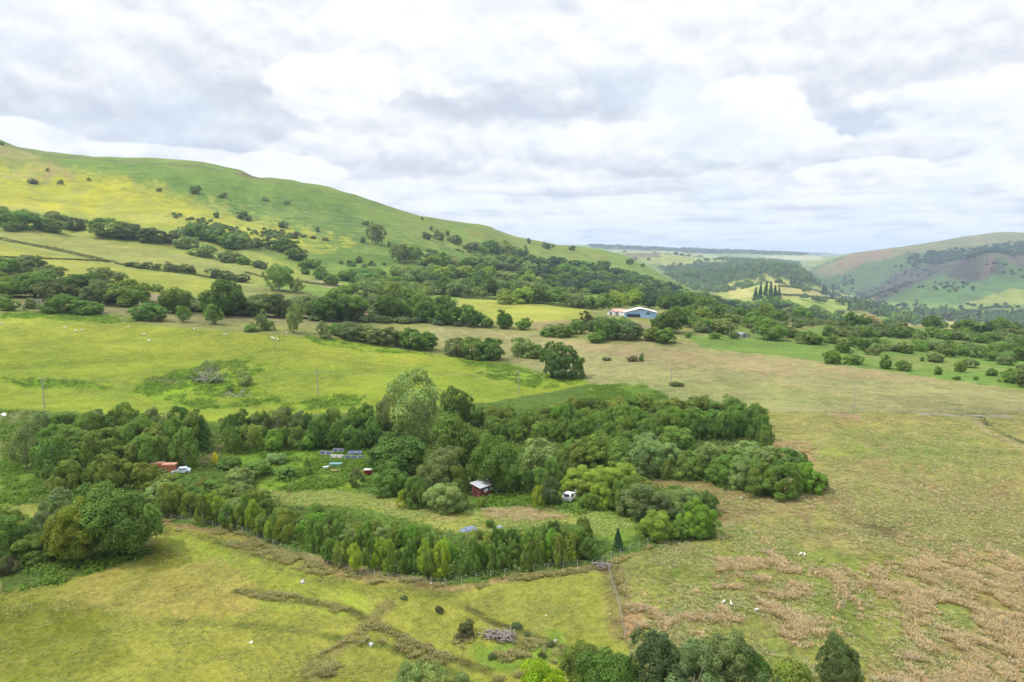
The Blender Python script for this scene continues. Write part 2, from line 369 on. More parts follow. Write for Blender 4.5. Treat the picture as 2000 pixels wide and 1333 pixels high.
# --- left hill
hill_all = [(-500, 180), (-100, 225), (0, 262), (80, 292), (200, 300), (500, 330), (700, 375), (950, 430), (1160, 476), (1260, 512), (1330, 555), (1440, 590), (1300, 600), (1000, 600), (700, 590), (500, 560), (250, 520), (0, 480), (-500, 440)]
paint(hill_all, (130, 158, 66), 1, 6, (.45, .1, .35), rmin=430)
paint([(-500, 340), (0, 395), (200, 425), (500, 490), (620, 545), (500, 560), (250, 540), (0, 500), (-500, 440)], (162, 174, 78), 1, 5, (.25, .15, .15), rmin=400)
paint([(-500, 250), (0, 310), (140, 330), (330, 360), (520, 420), (700, 470), (640, 500), (420, 470), (200, 430), (0, 405), (-500, 360)], (176, 182, 64), .95, 14, (.25, .1, .15), rmin=500)
paint([(160, 348), (230, 350), (300, 385), (250, 405), (120, 385), (0, 375), (0, 365)], (212, 204, 44), .9, 10, patch=-.6, rmin=500)  # yellow grass, partly a patch of sunlight painted into the colour
paint([(-200, 385), (60, 383), (130, 392), (260, 400), (400, 425), (330, 440), (130, 415), (-200, 410)], (198, 194, 92), .75, 10, patch=-.6, rmin=500)
paint([(-500, 250), (0, 280), (60, 300), (140, 330), (130, 352), (40, 350), (-500, 330)], (172, 166, 92), .9, 9, (.3, .4, .2), rmin=600)
paint([(60, 325), (130, 330), (150, 352), (80, 355)], (176, 152, 96), .7, 8, rmin=600)
paint([(110, 308), (500, 335), (700, 385), (960, 445), (1000, 480), (800, 440), (560, 395), (380, 375), (220, 345)], (122, 156, 52), .9, 16, (.5, 0, .45), rmin=800)
paint([(380, 390), (600, 425), (700, 465), (800, 480), (880, 500), (760, 500), (600, 455), (430, 420)], (158, 168, 84), .85, 14, patch=-.8, rmin=600)
paint([(660, 425), (800, 450), (960, 492), (860, 500), (700, 460)], (166, 176, 82), .85, 12, patch=-.8, rmin=700)
paint([(880, 440), (960, 442), (1010, 462), (980, 475), (900, 455)], (150, 160, 66), .8, 8, patch=-.6, rmin=900)
paint([(900, 448), (985, 465), (980, 476), (915, 460)], (166, 138, 92), .6, 8, patch=-.4, rmin=900)
line([(0, 277), (75, 302), (180, 311), (290, 319), (400, 327), (480, 343), (510, 353), (600, 365), (700, 389), (800, 422), (900, 440), (945, 446), (1000, 465), (1100, 481)], (128, 112, 92), 12, .7, rmin=900)
paint([(460, 336), (510, 344), (520, 352), (470, 346)], (146, 118, 84), .6, 4, rmin=900)
line([(100, 318), (165, 345), (260, 375), (340, 385), (400, 410), (470, 425)], (92, 128, 38), 5, .75, rmin=600)
line([(560, 372), (620, 400), (680, 430), (800, 455)], (100, 134, 46), 5, .6, rmin=600)
line([(130, 315), (230, 335), (360, 365)], (96, 132, 40), 6, .6, rmin=600)
line([(470, 440), (560, 455), (700, 480)], (104, 138, 50), 8, .5, rmin=500)
for p_, c_, a_ in (([(300, 340), (600, 380), (760, 440), (900, 490), (640, 470), (380, 400)], (98, 138, 48), .9), ([(0, 300), (300, 340), (420, 400), (300, 420), (0, 390)], (136, 158, 48), .8), ([(560, 440), (760, 470), (960, 500), (800, 540), (640, 520)], (100, 138, 52), .9),
                   ([(0, 330), (260, 350), (400, 420), (100, 410), (-200, 380)], (198, 198, 46), .9), ([(700, 400), (960, 450), (1160, 490), (1260, 530), (1000, 490), (800, 450)], (140, 154, 66), .8)):  # yellow entry deepens the sunlit patch painted into the grass colour
    paint(p_, c_, a_, 24, patch=-.4, rmin=450)
# enclosed fields under the hill
paint([(-500, 430), (0, 445), (210, 470), (400, 505), (520, 535), (620, 560), (380, 525), (210, 515), (0, 470), (-500, 450)], (166, 172, 88), 1, 3, (.25, .2, .15), rmin=350)
paint([(-500, 455), (0, 478), (210, 520), (400, 550), (460, 575), (250, 560), (0, 530), (-500, 500)], (176, 180, 72), 1, 3, (.2, .05, .1), rmin=350)
paint([(200, 530), (400, 548), (480, 580), (300, 578)], (168, 176, 66), 1, 3, rmin=330)
paint([(-500, 500), (0, 532), (150, 545), (300, 575), (400, 590), (600, 600), (700, 615), (700, 640), (400, 630), (0, 612), (-500, 590)], (142, 142, 92), .95, 6, (.6, .4, .4), rmin=290)
paint([(590, 545), (660, 552), (700, 570), (640, 562)], (176, 166, 124), .8, 4, rmin=400)
paint([(100, 568), (160, 572), (160, 582), (90, 580)], (172, 146, 122), .8, 4)
paint([(290, 572), (400, 585), (400, 600), (290, 588)], (172, 146, 122), .6, 4)
paint([(690, 600), (745, 605), (745, 622), (700, 622)], (176, 150, 124), .8, 4)
paint([(895, 584), (960, 586), (1150, 605), (1145, 628), (1050, 632), (960, 626), (900, 610)], (182, 188, 78), 1, 3, (.15, .05, .1), rmin=330)
paint([(1040, 630), (1150, 622), (1260, 632), (1280, 640), (1150, 645), (1040, 645)], (158, 140, 104), .7, 6, rmin=300)
# --- moor on the right, upper band
paint([(830, 630), (1000, 645), (1150, 665), (1350, 668), (1600, 700), (2000, 765), (2600, 850), (2600, 1000), (2000, 810), (1510, 806), (1250, 770), (1150, 745), (1100, 735), (980, 700), (860, 675)], (164, 164, 104), 1, 6, (.55, .6, .25), rmin=170)
paint([(1060, 665), (1300, 680), (1600, 712), (1900, 750), (1500, 735), (1200, 700)], (176, 156, 114), .7, 12, patch=-.7, rmin=170)
paint([(1150, 745), (1300, 735), (1500, 750), (1700, 785), (1500, 800), (1250, 770)], (150, 164, 92), .7, 10, patch=-.8, rmin=170)
paint([(1330, 655), (1420, 655), (1560, 665), (2000, 700), (2600, 740), (2600, 850), (2000, 762), (1820, 738), (1560, 700), (1370, 680)], (122, 156, 64), 1, 5, (.4, .05, .3), rmin=200)
paint([(1520, 615), (1700, 635), (2000, 655), (2600, 660), (2600, 740), (2000, 705), (1560, 670), (1420, 655), (1350, 650), (1450, 630)], (122, 148, 66), 1, 6, (.5, .1, .5), rmin=300)
paint([(1520, 625), (1570, 625), (1600, 640), (1550, 645)], (160, 156, 96), .8, 6, rmin=300)
paint([(1640, 690), (1850, 700), (1990, 725), (1800, 722)], (146, 158, 84), .7, 8, patch=-.6, rmin=200)
# --- moor, middle right
paint([(1400, 860), (1510, 806), (2000, 806), (2700, 806), (2700, 1500), (1250, 1500), (1215, 1150), (1290, 1050), (1400, 1000)], (160, 160, 84), 1, 5, (.8, .55, .35))
paint([(1510, 812), (1640, 812), (1700, 830), (1560, 850), (1510, 850)], (134, 136, 58), .7, 8, patch=-.8)
paint([(1580, 930), (1700, 920), (1850, 950), (2000, 975), (2000, 1010), (1700, 985), (1500, 1010), (1400, 1040), (1390, 1010), (1500, 975)], (170, 160, 104), .85, 10, (.8, .8, .3), patch=-.9)
paint([(1450, 1020), (1700, 1030), (2000, 1060), (2000, 1100), (1750, 1085), (1500, 1050)], (172, 168, 100), .75, 10, (.8, .8, .2), patch=-.8)
paint([(1590, 880), (1700, 870), (1720, 890), (1640, 905), (1590, 900)], (152, 170, 66), .8, 6)
paint([(1400, 1030), (1440, 1030), (1490, 1045), (1470, 1060), (1410, 1055)], (108, 148, 46), .9, 6)
paint([(1510, 860), (1580, 868), (1600, 900), (1560, 900), (1510, 885)], (176, 144, 110), .85, 7, patch=-.8)
paint([(1390, 965), (1520, 965), (1500, 985), (1420, 1020), (1400, 1020)], (160, 138, 92), .9, 7)
paint([(1690, 862), (1760, 870), (1740, 882), (1690, 878)], (180, 154, 118), .7, 7)
paint([(1620, 805), (1680, 805), (1680, 825), (1640, 822)], (176, 144, 116), .8, 6)
paint([(1260, 1060), (1400, 1050), (1700, 1085), (2000, 1110), (2000, 1300), (1650, 1333), (1250, 1333), (1220, 1150)], (150, 158, 72), .8, 8, (.8, .35, .35))
for p_, c_, a_, w_ in (([(1520, 900), (1750, 890), (2000, 930), (2000, 1080), (1700, 1060), (1500, 1000)], (150, 134, 86), .8, 26), ([(1640, 830), (1900, 850), (2100, 900), (2100, 960), (1800, 930), (1650, 890)], (128, 146, 64), .8, 24), ([(1250, 1070), (1500, 1060), (1800, 1100), (1700, 1200), (1400, 1180)], (124, 148, 58), .8, 24),
                        ([(1420, 980), (1650, 990), (1850, 1020), (1800, 1060), (1500, 1040)], (138, 130, 82), .7, 22), ([(1500, 1200), (1700, 1180), (1750, 1320), (1500, 1320)], (122, 144, 56), .8, 22)):
    paint(p_, c_, a_, w_, patch=-.45)
line([(1510, 806), (1700, 806), (1850, 809), (2000, 808)], (112, 112, 60), 1.6, .8)
line([(1500, 742), (1560, 770), (1640, 800)], (126, 142, 74), 1.6, .6)
line([(1800, 808), (1900, 813), (1965, 813)], (188, 180, 168), 3.0, 1)
line([(1915, 815), (1935, 835), (1975, 855), (2050, 885)], (76, 92, 44), 2.2, 1); line([(1905, 818), (1925, 842), (1975, 865), (2050, 895)], (176, 166, 124), 1.6, 1)
for p_ in ([(1870, 880), (1940, 892)], [(1700, 925), (1900, 950)], [(1680, 940), (1720, 960), (1700, 980)], [(1815, 1050), (1820, 1085)], [(1600, 700), (1750, 725)]):
    line(p_, (112, 132, 52), 1.3, .6)
# --- meadow in front
paint([(-700, 1140), (0, 1160), (190, 1112), (300, 1075), (300, 1020), (450, 1040), (600, 1100), (800, 1145), (900, 1150), (1180, 1118), (1225, 1240), (1260, 1500), (-700, 1900)], (158, 162, 62), 1, 4, (.5, .2, .25))
paint([(330, 1040), (520, 1075), (700, 1140), (760, 1200), (560, 1190), (380, 1150), (300, 1090)], (158, 178, 58), .9, 12, patch=-1.2)
paint([(150, 1130), (420, 1090), (520, 1150), (480, 1200), (300, 1210), (100, 1190)], (176, 164, 82), .85, 14, patch=-1.1)
paint([(0, 1180), (110, 1180), (240, 1200), (230, 1220), (100, 1240), (0, 1250)], (122, 132, 14), 1, 14, patch=-1.6)
paint([(240, 1070), (330, 1065), (395, 1085), (330, 1120), (250, 1120)], (108, 114, 22), 1, 14, patch=-1.6)  # olive grass; the big tree's cast shadow is painted into this patch
paint([(0, 1240), (180, 1220), (260, 1280), (150, 1333), (0, 1333)], (126, 136, 34), .9, 14, patch=-1.2)
paint([(880, 1150), (1170, 1125), (1205, 1230), (1080, 1250), (960, 1200)], (152, 158, 66), .8, 7, patch=-.9)
paint([(920, 1250), (1100, 1240), (1130, 1290), (1000, 1310), (940, 1290)], (120, 152, 46), .9, 12)
line([(465, 1155), (530, 1162), (600, 1175), (680, 1190), (730, 1215), (830, 1270), (950, 1310)], (98, 100, 38), 1.8, 1, (.9, .3, .6))
line([(320, 1215), (450, 1220), (560, 1228), (680, 1250), (760, 1265), (900, 1320)], (104, 116, 40), 1.6, 1, (.9, .1, .5))
line([(760, 1175), (730, 1210), (680, 1255), (620, 1290), (600, 1333)], (140, 132, 78), 2.4, .75, (.9, .5, .4))
line([(900, 1180), (960, 1215), (1040, 1240), (1110, 1270)], (100, 104, 44), 1.4, 1, (.9, .3, .5))
line([(1182, 1140), (1195, 1180), (1205, 1225)], (112, 132, 44), .9, .8)
line([(1192, 1108), (1206, 1170), (1218, 1240)], (142, 124, 78), 3.4, 1, (.9, .5, .4))
paint([(1218, 1182), (1250, 1180), (1262, 1235), (1225, 1240)], (182, 148, 102), .85, 6, (1, .9, .3))
# bank below the belt
line([(310, 1015), (400, 1028), (480, 1042), (560, 1078), (640, 1108), (720, 1128), (800, 1140), (890, 1148)], (148, 128, 82), 4.2, .9, (1, .5, .5))
line([(310, 1035), (390, 1050), (470, 1068), (550, 1105), (620, 1130), (700, 1150), (800, 1158), (880, 1165)], (116, 128, 46), 2.6, .8, (1, .2, .6))
line([(890, 1146), (1000, 1128), (1100, 1112), (1170, 1105), (1230, 1080), (1290, 1055)], (158, 136, 88), 2.4, .85, (1, .6, .4))
# --- sheep field
sheep_field = [(-500, 590), (0, 612), (200, 622), (300, 636), (480, 652), (620, 660), (850, 692), (980, 712), (1060, 735), (1140, 742), (1150, 752), (960, 785), (860, 800), (700, 805), (400, 830), (0, 800), (-500, 800)]
paint(sheep_field, (146, 166, 44), 1, 3, (.5, .15, .25), rmin=170)
paint([(-500, 600), (0, 614), (260, 630), (600, 665), (900, 705), (700, 720), (300, 690), (-500, 680)], (164, 172, 56), .6, 9, patch=-.9, rmin=170)
for p_ in ([(0, 604), (160, 612), (300, 622), (220, 632), (0, 620)], [(590, 655), (700, 668), (850, 694), (720, 690), (620, 672)], [(900, 700), (980, 708), (1130, 745), (1150, 752), (1040, 760), (960, 730)], [(280, 745), (360, 720), (480, 700), (530, 722), (470, 745), (560, 790), (400, 800), (260, 770)], [(540, 790), (640, 775), (720, 770), (700, 790), (560, 810)], [(0, 742), (150, 742), (220, 760), (60, 760)]):
    paint(p_, (126, 168, 26), .85, 7, (.7, 0, .5), patch=-.8, rmin=170)
paint([(400, 725), (440, 705), (510, 718), (480, 725)], (160, 172, 60), .8, 5, rmin=170)
paint([(292, 738), (340, 732), (352, 748), (320, 755)], (166, 150, 96), .8, 5, rmin=170)
# --- holding in the middle
paint([(60, 800), (430, 825), (760, 800), (960, 785), (1150, 752), (1260, 755), (1320, 780), (1500, 800), (1510, 870), (1400, 990), (1400, 1050), (1230, 1080), (1165, 1100), (890, 1145), (560, 1075), (440, 1035), (300, 1015), (60, 1000)], (96, 126, 42), 1, 4, (.7, 0, .6))
paint([(440, 880), (640, 870), (740, 880), (760, 930), (720, 950), (560, 965), (500, 950), (440, 920)], (120, 158, 40), 1, 6, (.8, .05, .6))
paint([(520, 940), (700, 935), (690, 958), (560, 962), (500, 955)], (130, 168, 28), .9, 5)
paint([(500, 958), (600, 960), (760, 968), (900, 1000), (1010, 990), (1180, 1000), (1240, 1030), (1180, 1050), (1090, 1015), (900, 1045), (760, 1000), (640, 985), (540, 985)], (158, 164, 76), .95, 6, (.7, .3, .3))
paint([(640, 968), (800, 985), (900, 1010), (860, 1020), (740, 990)], (178, 166, 104), .8, 6, patch=-.8)
paint([(495, 958), (560, 962), (590, 985), (520, 980)], (146, 124, 76), .7, 6)
paint([(940, 995), (1090, 990), (1110, 1010), (1000, 1025), (950, 1015)], (180, 158, 106), .85, 6, (.8, .7, .3), patch=-.8)
paint([(940, 960), (1090, 975), (1180, 985), (1230, 1020), (1100, 1000), (940, 985)], (116, 160, 44), .8, 6)
paint([(1170, 1000), (1230, 1010), (1250, 1040), (1200, 1060), (1160, 1040)], (130, 160, 58), .8, 6)
paint([(1150, 755), (1260, 752), (1300, 775), (1220, 790), (1140, 780)], (122, 158, 44), .9, 6)
paint([(0, 905), (60, 905), (100, 960), (60, 985), (0, 985)], (104, 146, 32), .9, 7, (.8, 0, .6))
paint([(0, 985), (90, 985), (95, 1045), (0, 1020)], (150, 158, 66), .9, 6)
paint([(0, 800), (60, 800), (50, 905), (0, 905)], (118, 128, 66), .9, 5, (.8, .2, .5))
line([(0, 812), (30, 812)], (196, 190, 184), 1.6, .9); line([(72, 905), (85, 930), (98, 952)], (172, 146, 96), 1.4, .95)
line([(430, 872), (408, 890), (392, 905)], (146, 126, 96), 3, .95)
paint([(0, 1110), (100, 1105), (300, 1070), (300, 1085), (180, 1120), (60, 1145), (0, 1165)], (84, 112, 38), .9, 5, (.8, 0, .6))  # shadow in front of the left trees, painted as a dark green strip
paint([(1235, 928), (1380, 942), (1490, 975), (1420, 1012), (1370, 985), (1330, 962), (1240, 950)], (150, 140, 82), 1, 6, (.8, .4, .4))
paint([(440, 905), (560, 900), (700, 900), (730, 930), (700, 955), (600, 960), (480, 950)], (146, 162, 72), .6, 14, patch=-.6)
# --- rush beds
rush = [
 [(1390, 1083), (1430, 1085), (1460, 1100), (1490, 1095), (1530, 1100), (1580, 1150), (1582, 1200), (1600, 1250), (1570, 1265), (1500, 1235), (1470, 1170), (1400, 1120)],
 [(1725, 1100), (1760, 1100), (1830, 1095), (2000, 1110), (2000, 1500), (1670, 1500), (1690, 1290), (1780, 1275), (1790, 1230), (1760, 1180), (1730, 1125)],
 [(1250, 1188), (1440, 1195), (1450, 1212), (1300, 1222), (1240, 1215)],
 [(1575, 1112), (1625, 1122), (1720, 1150), (1800, 1165), (1830, 1180), (1800, 1190), (1700, 1165), (1620, 1135)]]
for p_ in rush: paint(p_, (160, 140, 92), .7, 12, (1, .7, .5), patch=-.7)
paint([(1820, 1175), (1890, 1190), (1905, 1225), (1860, 1225), (1820, 1195)], (140, 160, 74), .9, 6, (.5, .1, .2))
TEX[..., 2] = np.clip(TEX[..., 2], 0, 1)

# terrain material
def ground_mat():
    m = bpy.data.materials.new('pasture_ground'); m.use_nodes = True; n = m.node_tree; n.nodes.clear(); g = G(n)
    c = g.n('ShaderNodeVertexColor', layer_name='Col').outputs[0]
    tx = g.n('ShaderNodeVertexColor', layer_name='Tex').outputs[0]
    s3 = g.n('ShaderNodeSeparateColor'); g.put(s3.inputs[0], tx); tr, tg, tb = s3.outputs
    P = g.n('ShaderNodeNewGeometry').outputs['Position']
    fine = g.noise(P, 1.3, 5, .62, .3); mid = g.noise(P, .22, 5, .6, .6); big = g.noise(P, .035, 5, .6, .4); huge = g.noise(P, .006, 6, .62, .5)
    hill = g.noise(P, .018, 8, .72, .8)
    # light-dark
    v = g.m('ADD', g.m('MULTIPLY', g.m('SUBTRACT', fine, .5), g.m('MULTIPLY_ADD', tr, 1.5, .5)),
            g.m('ADD', g.m('MULTIPLY', g.m('SUBTRACT', mid, .5), g.m('MULTIPLY_ADD', tr, .9, .45)), g.m('MULTIPLY', g.m('SUBTRACT', big, .5), .7)))
    v = g.m('ADD', v, g.m('ADD', g.m('MULTIPLY', g.m('SUBTRACT', hill, .5), 1.0), g.m('MULTIPLY', g.m('SUBTRACT', g.noise(P, .0045, 9, .74, 1.0), .5), .7)))
    px_ = g.n('ShaderNodeMapping'); g.put(px_.inputs[0], P); px_.inputs['Scale'].default_value = (.02, .02, .30)
    v = g.m('ADD', v, g.m('MULTIPLY', g.m('SUBTRACT', g.noise(px_.outputs[0], 1.0, 5, .68, .4), .5), g.m('MULTIPLY_ADD', tb, .8, .35)))
    v = g.m('MAXIMUM', g.m('ADD', v, 1.0), .3)
    c = g.vm('SCALE', c, v)
    c = g.mix(.03, c, (.17, .19, .11))
    # straw specks
    sp = g.m('MULTIPLY', g.ss(g.noise(P, 1.9, 4, .65, .5), .50, .64), g.m('MULTIPLY', tg, g.ss(mid, .36, .6)))
    c = g.mix(g.m('MULTIPLY', sp, .75), c, (.36, .28, .155))
    # dark rough specks: bracken, sedge
    dk = g.m('MULTIPLY', g.ss(g.noise(P, .8, 5, .66, .7), .52, .66), g.m('MULTIPLY_ADD', tb, .7, .14))
    c = g.mix(dk, c, g.mix(1.0, c, (.42, .5, .38), 'MULTIPLY'))
    # warm / cool drift
    c = g.mix(g.m('MULTIPLY', g.ss(big, .35, .68), .40), c, g.mix(1.0, c, (1.12, .97, .95), 'MULTIPLY'))
    c = g.mix(g.m('MULTIPLY', g.ss(huge, .42, .66), .3), c, g.mix(1.0, c, (.86, .97, 1.0), 'MULTIPLY'))
    b = g.n('ShaderNodeBsdfPrincipled'); g.put(b.inputs['Base Color'], c); b.inputs['Roughness'].default_value = .9
    b.inputs['Specular IOR Level'].default_value = .12
    bp = g.n('ShaderNodeBump'); bp.inputs['Strength'].default_value = .8
    hgt = g.m('ADD', g.m('MULTIPLY', fine, g.m('MULTIPLY_ADD', tr, .5, .12)), g.m('ADD', g.m('MULTIPLY', mid, .9), g.m('MULTIPLY', hill, 6.0)))
    bp.inputs['Distance'].default_value = 1.0; g.put(bp.inputs['Height'], hgt); n.links.new(bp.outputs[0], b.inputs['Normal'])
    o = g.n('ShaderNodeOutputMaterial'); n.links.new(b.outputs[0], o.inputs[0]); return m
idx = np.arange(NA*NR).reshape(NA, NR)
Q4 = np.stack([idx[:-1, :-1], idx[1:, :-1], idx[1:, 1:], idx[:-1, 1:]], -1).reshape(-1, 4)[:, ::-1]
Vg = np.stack([WX, WY, H], -1).reshape(-1, 3)
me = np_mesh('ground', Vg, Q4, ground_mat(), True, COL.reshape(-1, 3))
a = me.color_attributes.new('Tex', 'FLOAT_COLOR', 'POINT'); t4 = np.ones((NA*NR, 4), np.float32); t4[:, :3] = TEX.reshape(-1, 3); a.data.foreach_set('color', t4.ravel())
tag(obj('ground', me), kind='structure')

# ------------------------------------------------------------------ foliage
def leaf_mat(name, trans=.42):
    m = bpy.data.materials.new(name); m.use_nodes = True; n = m.node_tree; n.nodes.clear(); g = G(n)
    oc = g.n('ShaderNodeObjectInfo').outputs['Color']
    c = g.n('ShaderNodeVertexColor', layer_name='Col').outputs[0]
    base = g.mix(1.0, oc, c, 'MULTIPLY')
    b = g.n('ShaderNodeBsdfPrincipled'); g.put(b.inputs['Base Color'], base); b.inputs['Roughness'].default_value = .62; b.inputs['Specular IOR Level'].default_value = .22
    t = g.n('ShaderNodeBsdfTranslucent'); g.put(t.inputs[0], g.mix(1.0, base, (1.15, 1.2, .55), 'MULTIPLY'))
    mx = g.n('ShaderNodeMixShader'); mx.inputs[0].default_value = trans
    n.links.new(b.outputs[0], mx.inputs[1]); n.links.new(t.outputs[0], mx.inputs[2])
    o = g.n('ShaderNodeOutputMaterial'); n.links.new(mx.outputs[0], o.inputs[0]); return m
LEAF = leaf_mat('leaves')
def plain(name, rgb, rough=.7, var=.25, scale=3.0, metal=0.0, spec=.3):
    m = bpy.data.materials.new(name); m.use_nodes = True; n = m.node_tree; n.nodes.clear(); g = G(n)
    P = g.n('ShaderNodeTexCoord').outputs['Object']
    v = g.m('ADD', 1-var/2, g.m('MULTIPLY', g.noise(P, scale, 5, .65), var))
    c = g.vm('SCALE', tuple(rgb), v)
    b = g.n('ShaderNodeBsdfPrincipled'); g.put(b.inputs['Base Color'], c); b.inputs['Roughness'].default_value = rough
    b.inputs['Metallic'].default_value = metal; b.inputs['Specular IOR Level'].default_value = spec
    o = g.n('ShaderNodeOutputMaterial'); n.links.new(b.outputs[0], o.inputs[0]); return m
BARK = plain('bark', (.10, .08, .055), .9, .6, 9); PALEBARK = plain('pale_bark', (.30, .28, .25), .9, .4, 9)

def quads(P_, N_, size, aspect, rs):
    """leaf cards at P_ with normals N_"""
    n = len(P_); a = rs.normal(size=(n, 3)); T = np.cross(N_, a); T /= np.linalg.norm(T, axis=1)[:, None]+1e-9
    B_ = np.cross(N_, T); s = (size*(.6+.8*rs.random(n)))[:, None]; t = s*aspect
    p = np.stack([P_-T*s-B_*t*.3, P_-T*s*.1-B_*t, P_+T*s+B_*t*.25, P_+T*s*.1+B_*t], 1).reshape(-1, 3)
    return p, np.arange(4*n).reshape(-1, 4)
ASP = {'birch': .55, 'spruce': .6, 'pine': .65, 'dome': 1.15, 'shrub': 1.6, 'oak': 1.05, 'ash': .85}
def unit(v): return v/(np.linalg.norm(v, axis=-1, keepdims=True)+1e-9)

def lobes(kind, rs):
    L = []
    def fib(n, cz, rx, rz, zmin, lr0, lr1, rad=.74, jit=.12, fill=0):
        for i in range(n):
            z = 1-2*(i+.5)/n; a = i*2.39996+rs.random()*.5; q = math.sqrt(1-z*z)
            r = rad*(1+rs.normal()*jit)
            p = np.array([q*math.cos(a)*rx*r, q*math.sin(a)*rx*r, cz+z*rz*r]); lr_ = lr0+(lr1-lr0)*rs.random()
            if p[2]-lr_*.6 < zmin: continue
            L.append((p, lr_))
        for i in range(fill):
            d = unit(rs.normal(size=3)); p = np.array([d[0]*rx*.45, d[1]*rx*.45, cz+d[2]*rz*.45]); L.append((p, lr1))
    if kind == 'oak': fib(66, .56, .5, .46, .05, .08, .17, .78, .18, 5)
    elif kind == 'dome': fib(74, .40, .5, .60, -.10, .08, .15, .80, .16, 5)
    elif kind == 'shrub': fib(30, .36, .5, .62, -.15, .12, .24, .74, .22, 2)
    elif kind == 'ash': fib(52, .54, .5, .46, .08, .08, .15, .76, .15, 5)
    elif kind == 'birch':
        ph = rs.random()*6.28
        for i in range(40):
            z = .06+.90*((i+.5)/40); w_ = .5*math.sin(math.pi*min(1, z*.80+.16))**.55*(1-.25*z)*1.2*(1+.22*math.sin(z*9+ph))
            a = i*2.39996+rs.random(); r = w_*(.50+.50*rs.random())
            L.append((np.array([r*math.cos(a)+.08*math.sin(z*5+ph), r*math.sin(a), z+rs.normal()*.02]), .10+.11*rs.random()))
    if kind in ('oak', 'dome', 'shrub', 'ash'):           # lopsided, no two alike
        k1, k2, ph = .16*rs.normal(), .14*rs.normal(), rs.random()*6.28
        for i, (p, r) in enumerate(L):
            a = math.atan2(p[1], p[0]); f = 1+k1*math.cos(2*a+ph)+k2*math.sin(3*a+ph)
            L[i] = (np.array([p[0]*f, p[1]*f, p[2]*(1+.13*math.cos(a+ph*2))]), r)
    for _ in range(2):
        L = [a for i, a in enumerate(L) if min(np.linalg.norm(a[0]-b[0])-.8*(a[1]+b[1]) for j, b in enumerate(L) if j != i) < 0]
    return L

def crown_mesh(name, kind, nleaf, leaf, seed):
    rs = np.random.default_rng(seed)
    if kind in ('spruce', 'pine'):
        n = nleaf; t = rs.random(n)**.75; z = .06+.94*(1-t)*0+.94*t; w_ = (1-z)*.5+.02
        if kind == 'spruce':
            k = 13; ph = (z*k) % 1.0; r = w_*(1.05-.42*ph)*np.sqrt(rs.random(n))**.5
        else: r = w_*(.9+.5*rs.random(n))*np.sqrt(rs.random(n))**.6
        a = rs.random(n)*2*math.pi
        lob = .9+.25*np.sin(a*7+z*40+seed); r = r*lob
        P_ = np.stack([r*np.cos(a), r*np.sin(a), z], 1)
        N_ = unit(np.stack([np.cos(a)*.55, np.sin(a)*.55, np.full(n, .8)], 1)+rs.normal(size=(n, 3))*.45)
        tint = (.8+.4*rs.random(n))*(.9+.2*np.sin(a*3+z*20))
        c = np.stack([tint, tint, tint], 1)
    else:
        L = lobes(kind, rs); wts = np.array([l[1]**2 for l in L]); wts /= wts.sum()
        li = rs.choice(len(L), nleaf, p=wts); C_ = np.array([l[0] for l in L])[li]; Rr = np.array([l[1] for l in L])[li]
        cen = np.array([0, 0, .42]); out = unit(C_-cen)
        d = unit(rs.normal(size=(nleaf, 3))); bad = (d*out).sum(1) < -.25; d[bad] = unit(d[bad]+out[bad]*1.4)
        flip = d[:, 2] < -.5; d[flip, 2] *= -.4; d = unit(d)
        bump = 1+.16*np.sin(d[:, 0]*9+li*1.3)*np.sin(d[:, 1]*9+li)*np.sin(d[:, 2]*9+li*2.1)
        P_ = C_+d*(Rr*bump*(.66+.46*rs.random(nleaf)**.6))[:, None]
        stray = rs.random(nleaf) < .10; P_[stray] += unit(rs.normal(size=(stray.sum(), 3)))*.05*rs.random((stray.sum(), 1))
        N_ = unit(d+rs.normal(size=(nleaf, 3))*.42+np.array([0, 0, .15]))
        lt = (.74+.46*rs.random(len(L)))[li]; lh = (rs.normal(size=len(L))*.035)[li]
        tint = lt*(.84+.32*rs.random(nleaf))
        c = np.stack([tint*(1+lh), tint, tint*(1-lh)], 1)
        P_[:, 2] = np.maximum(P_[:, 2], .01)
    if kind not in ('spruce', 'pine'):
        P_[:, 2] -= max(0, P_[:, 2].min()-.02)*.5; P_[:, 2] *= .985/P_[:, 2].max(); P_[:, :2] *= .49/np.percentile(np.abs(P_[:, :2]), 99.3)
    S_ = np.array([ASP.get(kind, 1.0)]*2+[1.0])
    V_, Q_ = quads(P_*S_, unit(N_/S_), leaf*S_[0]**.5, .62, rs)
    return np_mesh(name, V_/S_, Q_, LEAF, False, np.repeat(c, 4, 0))

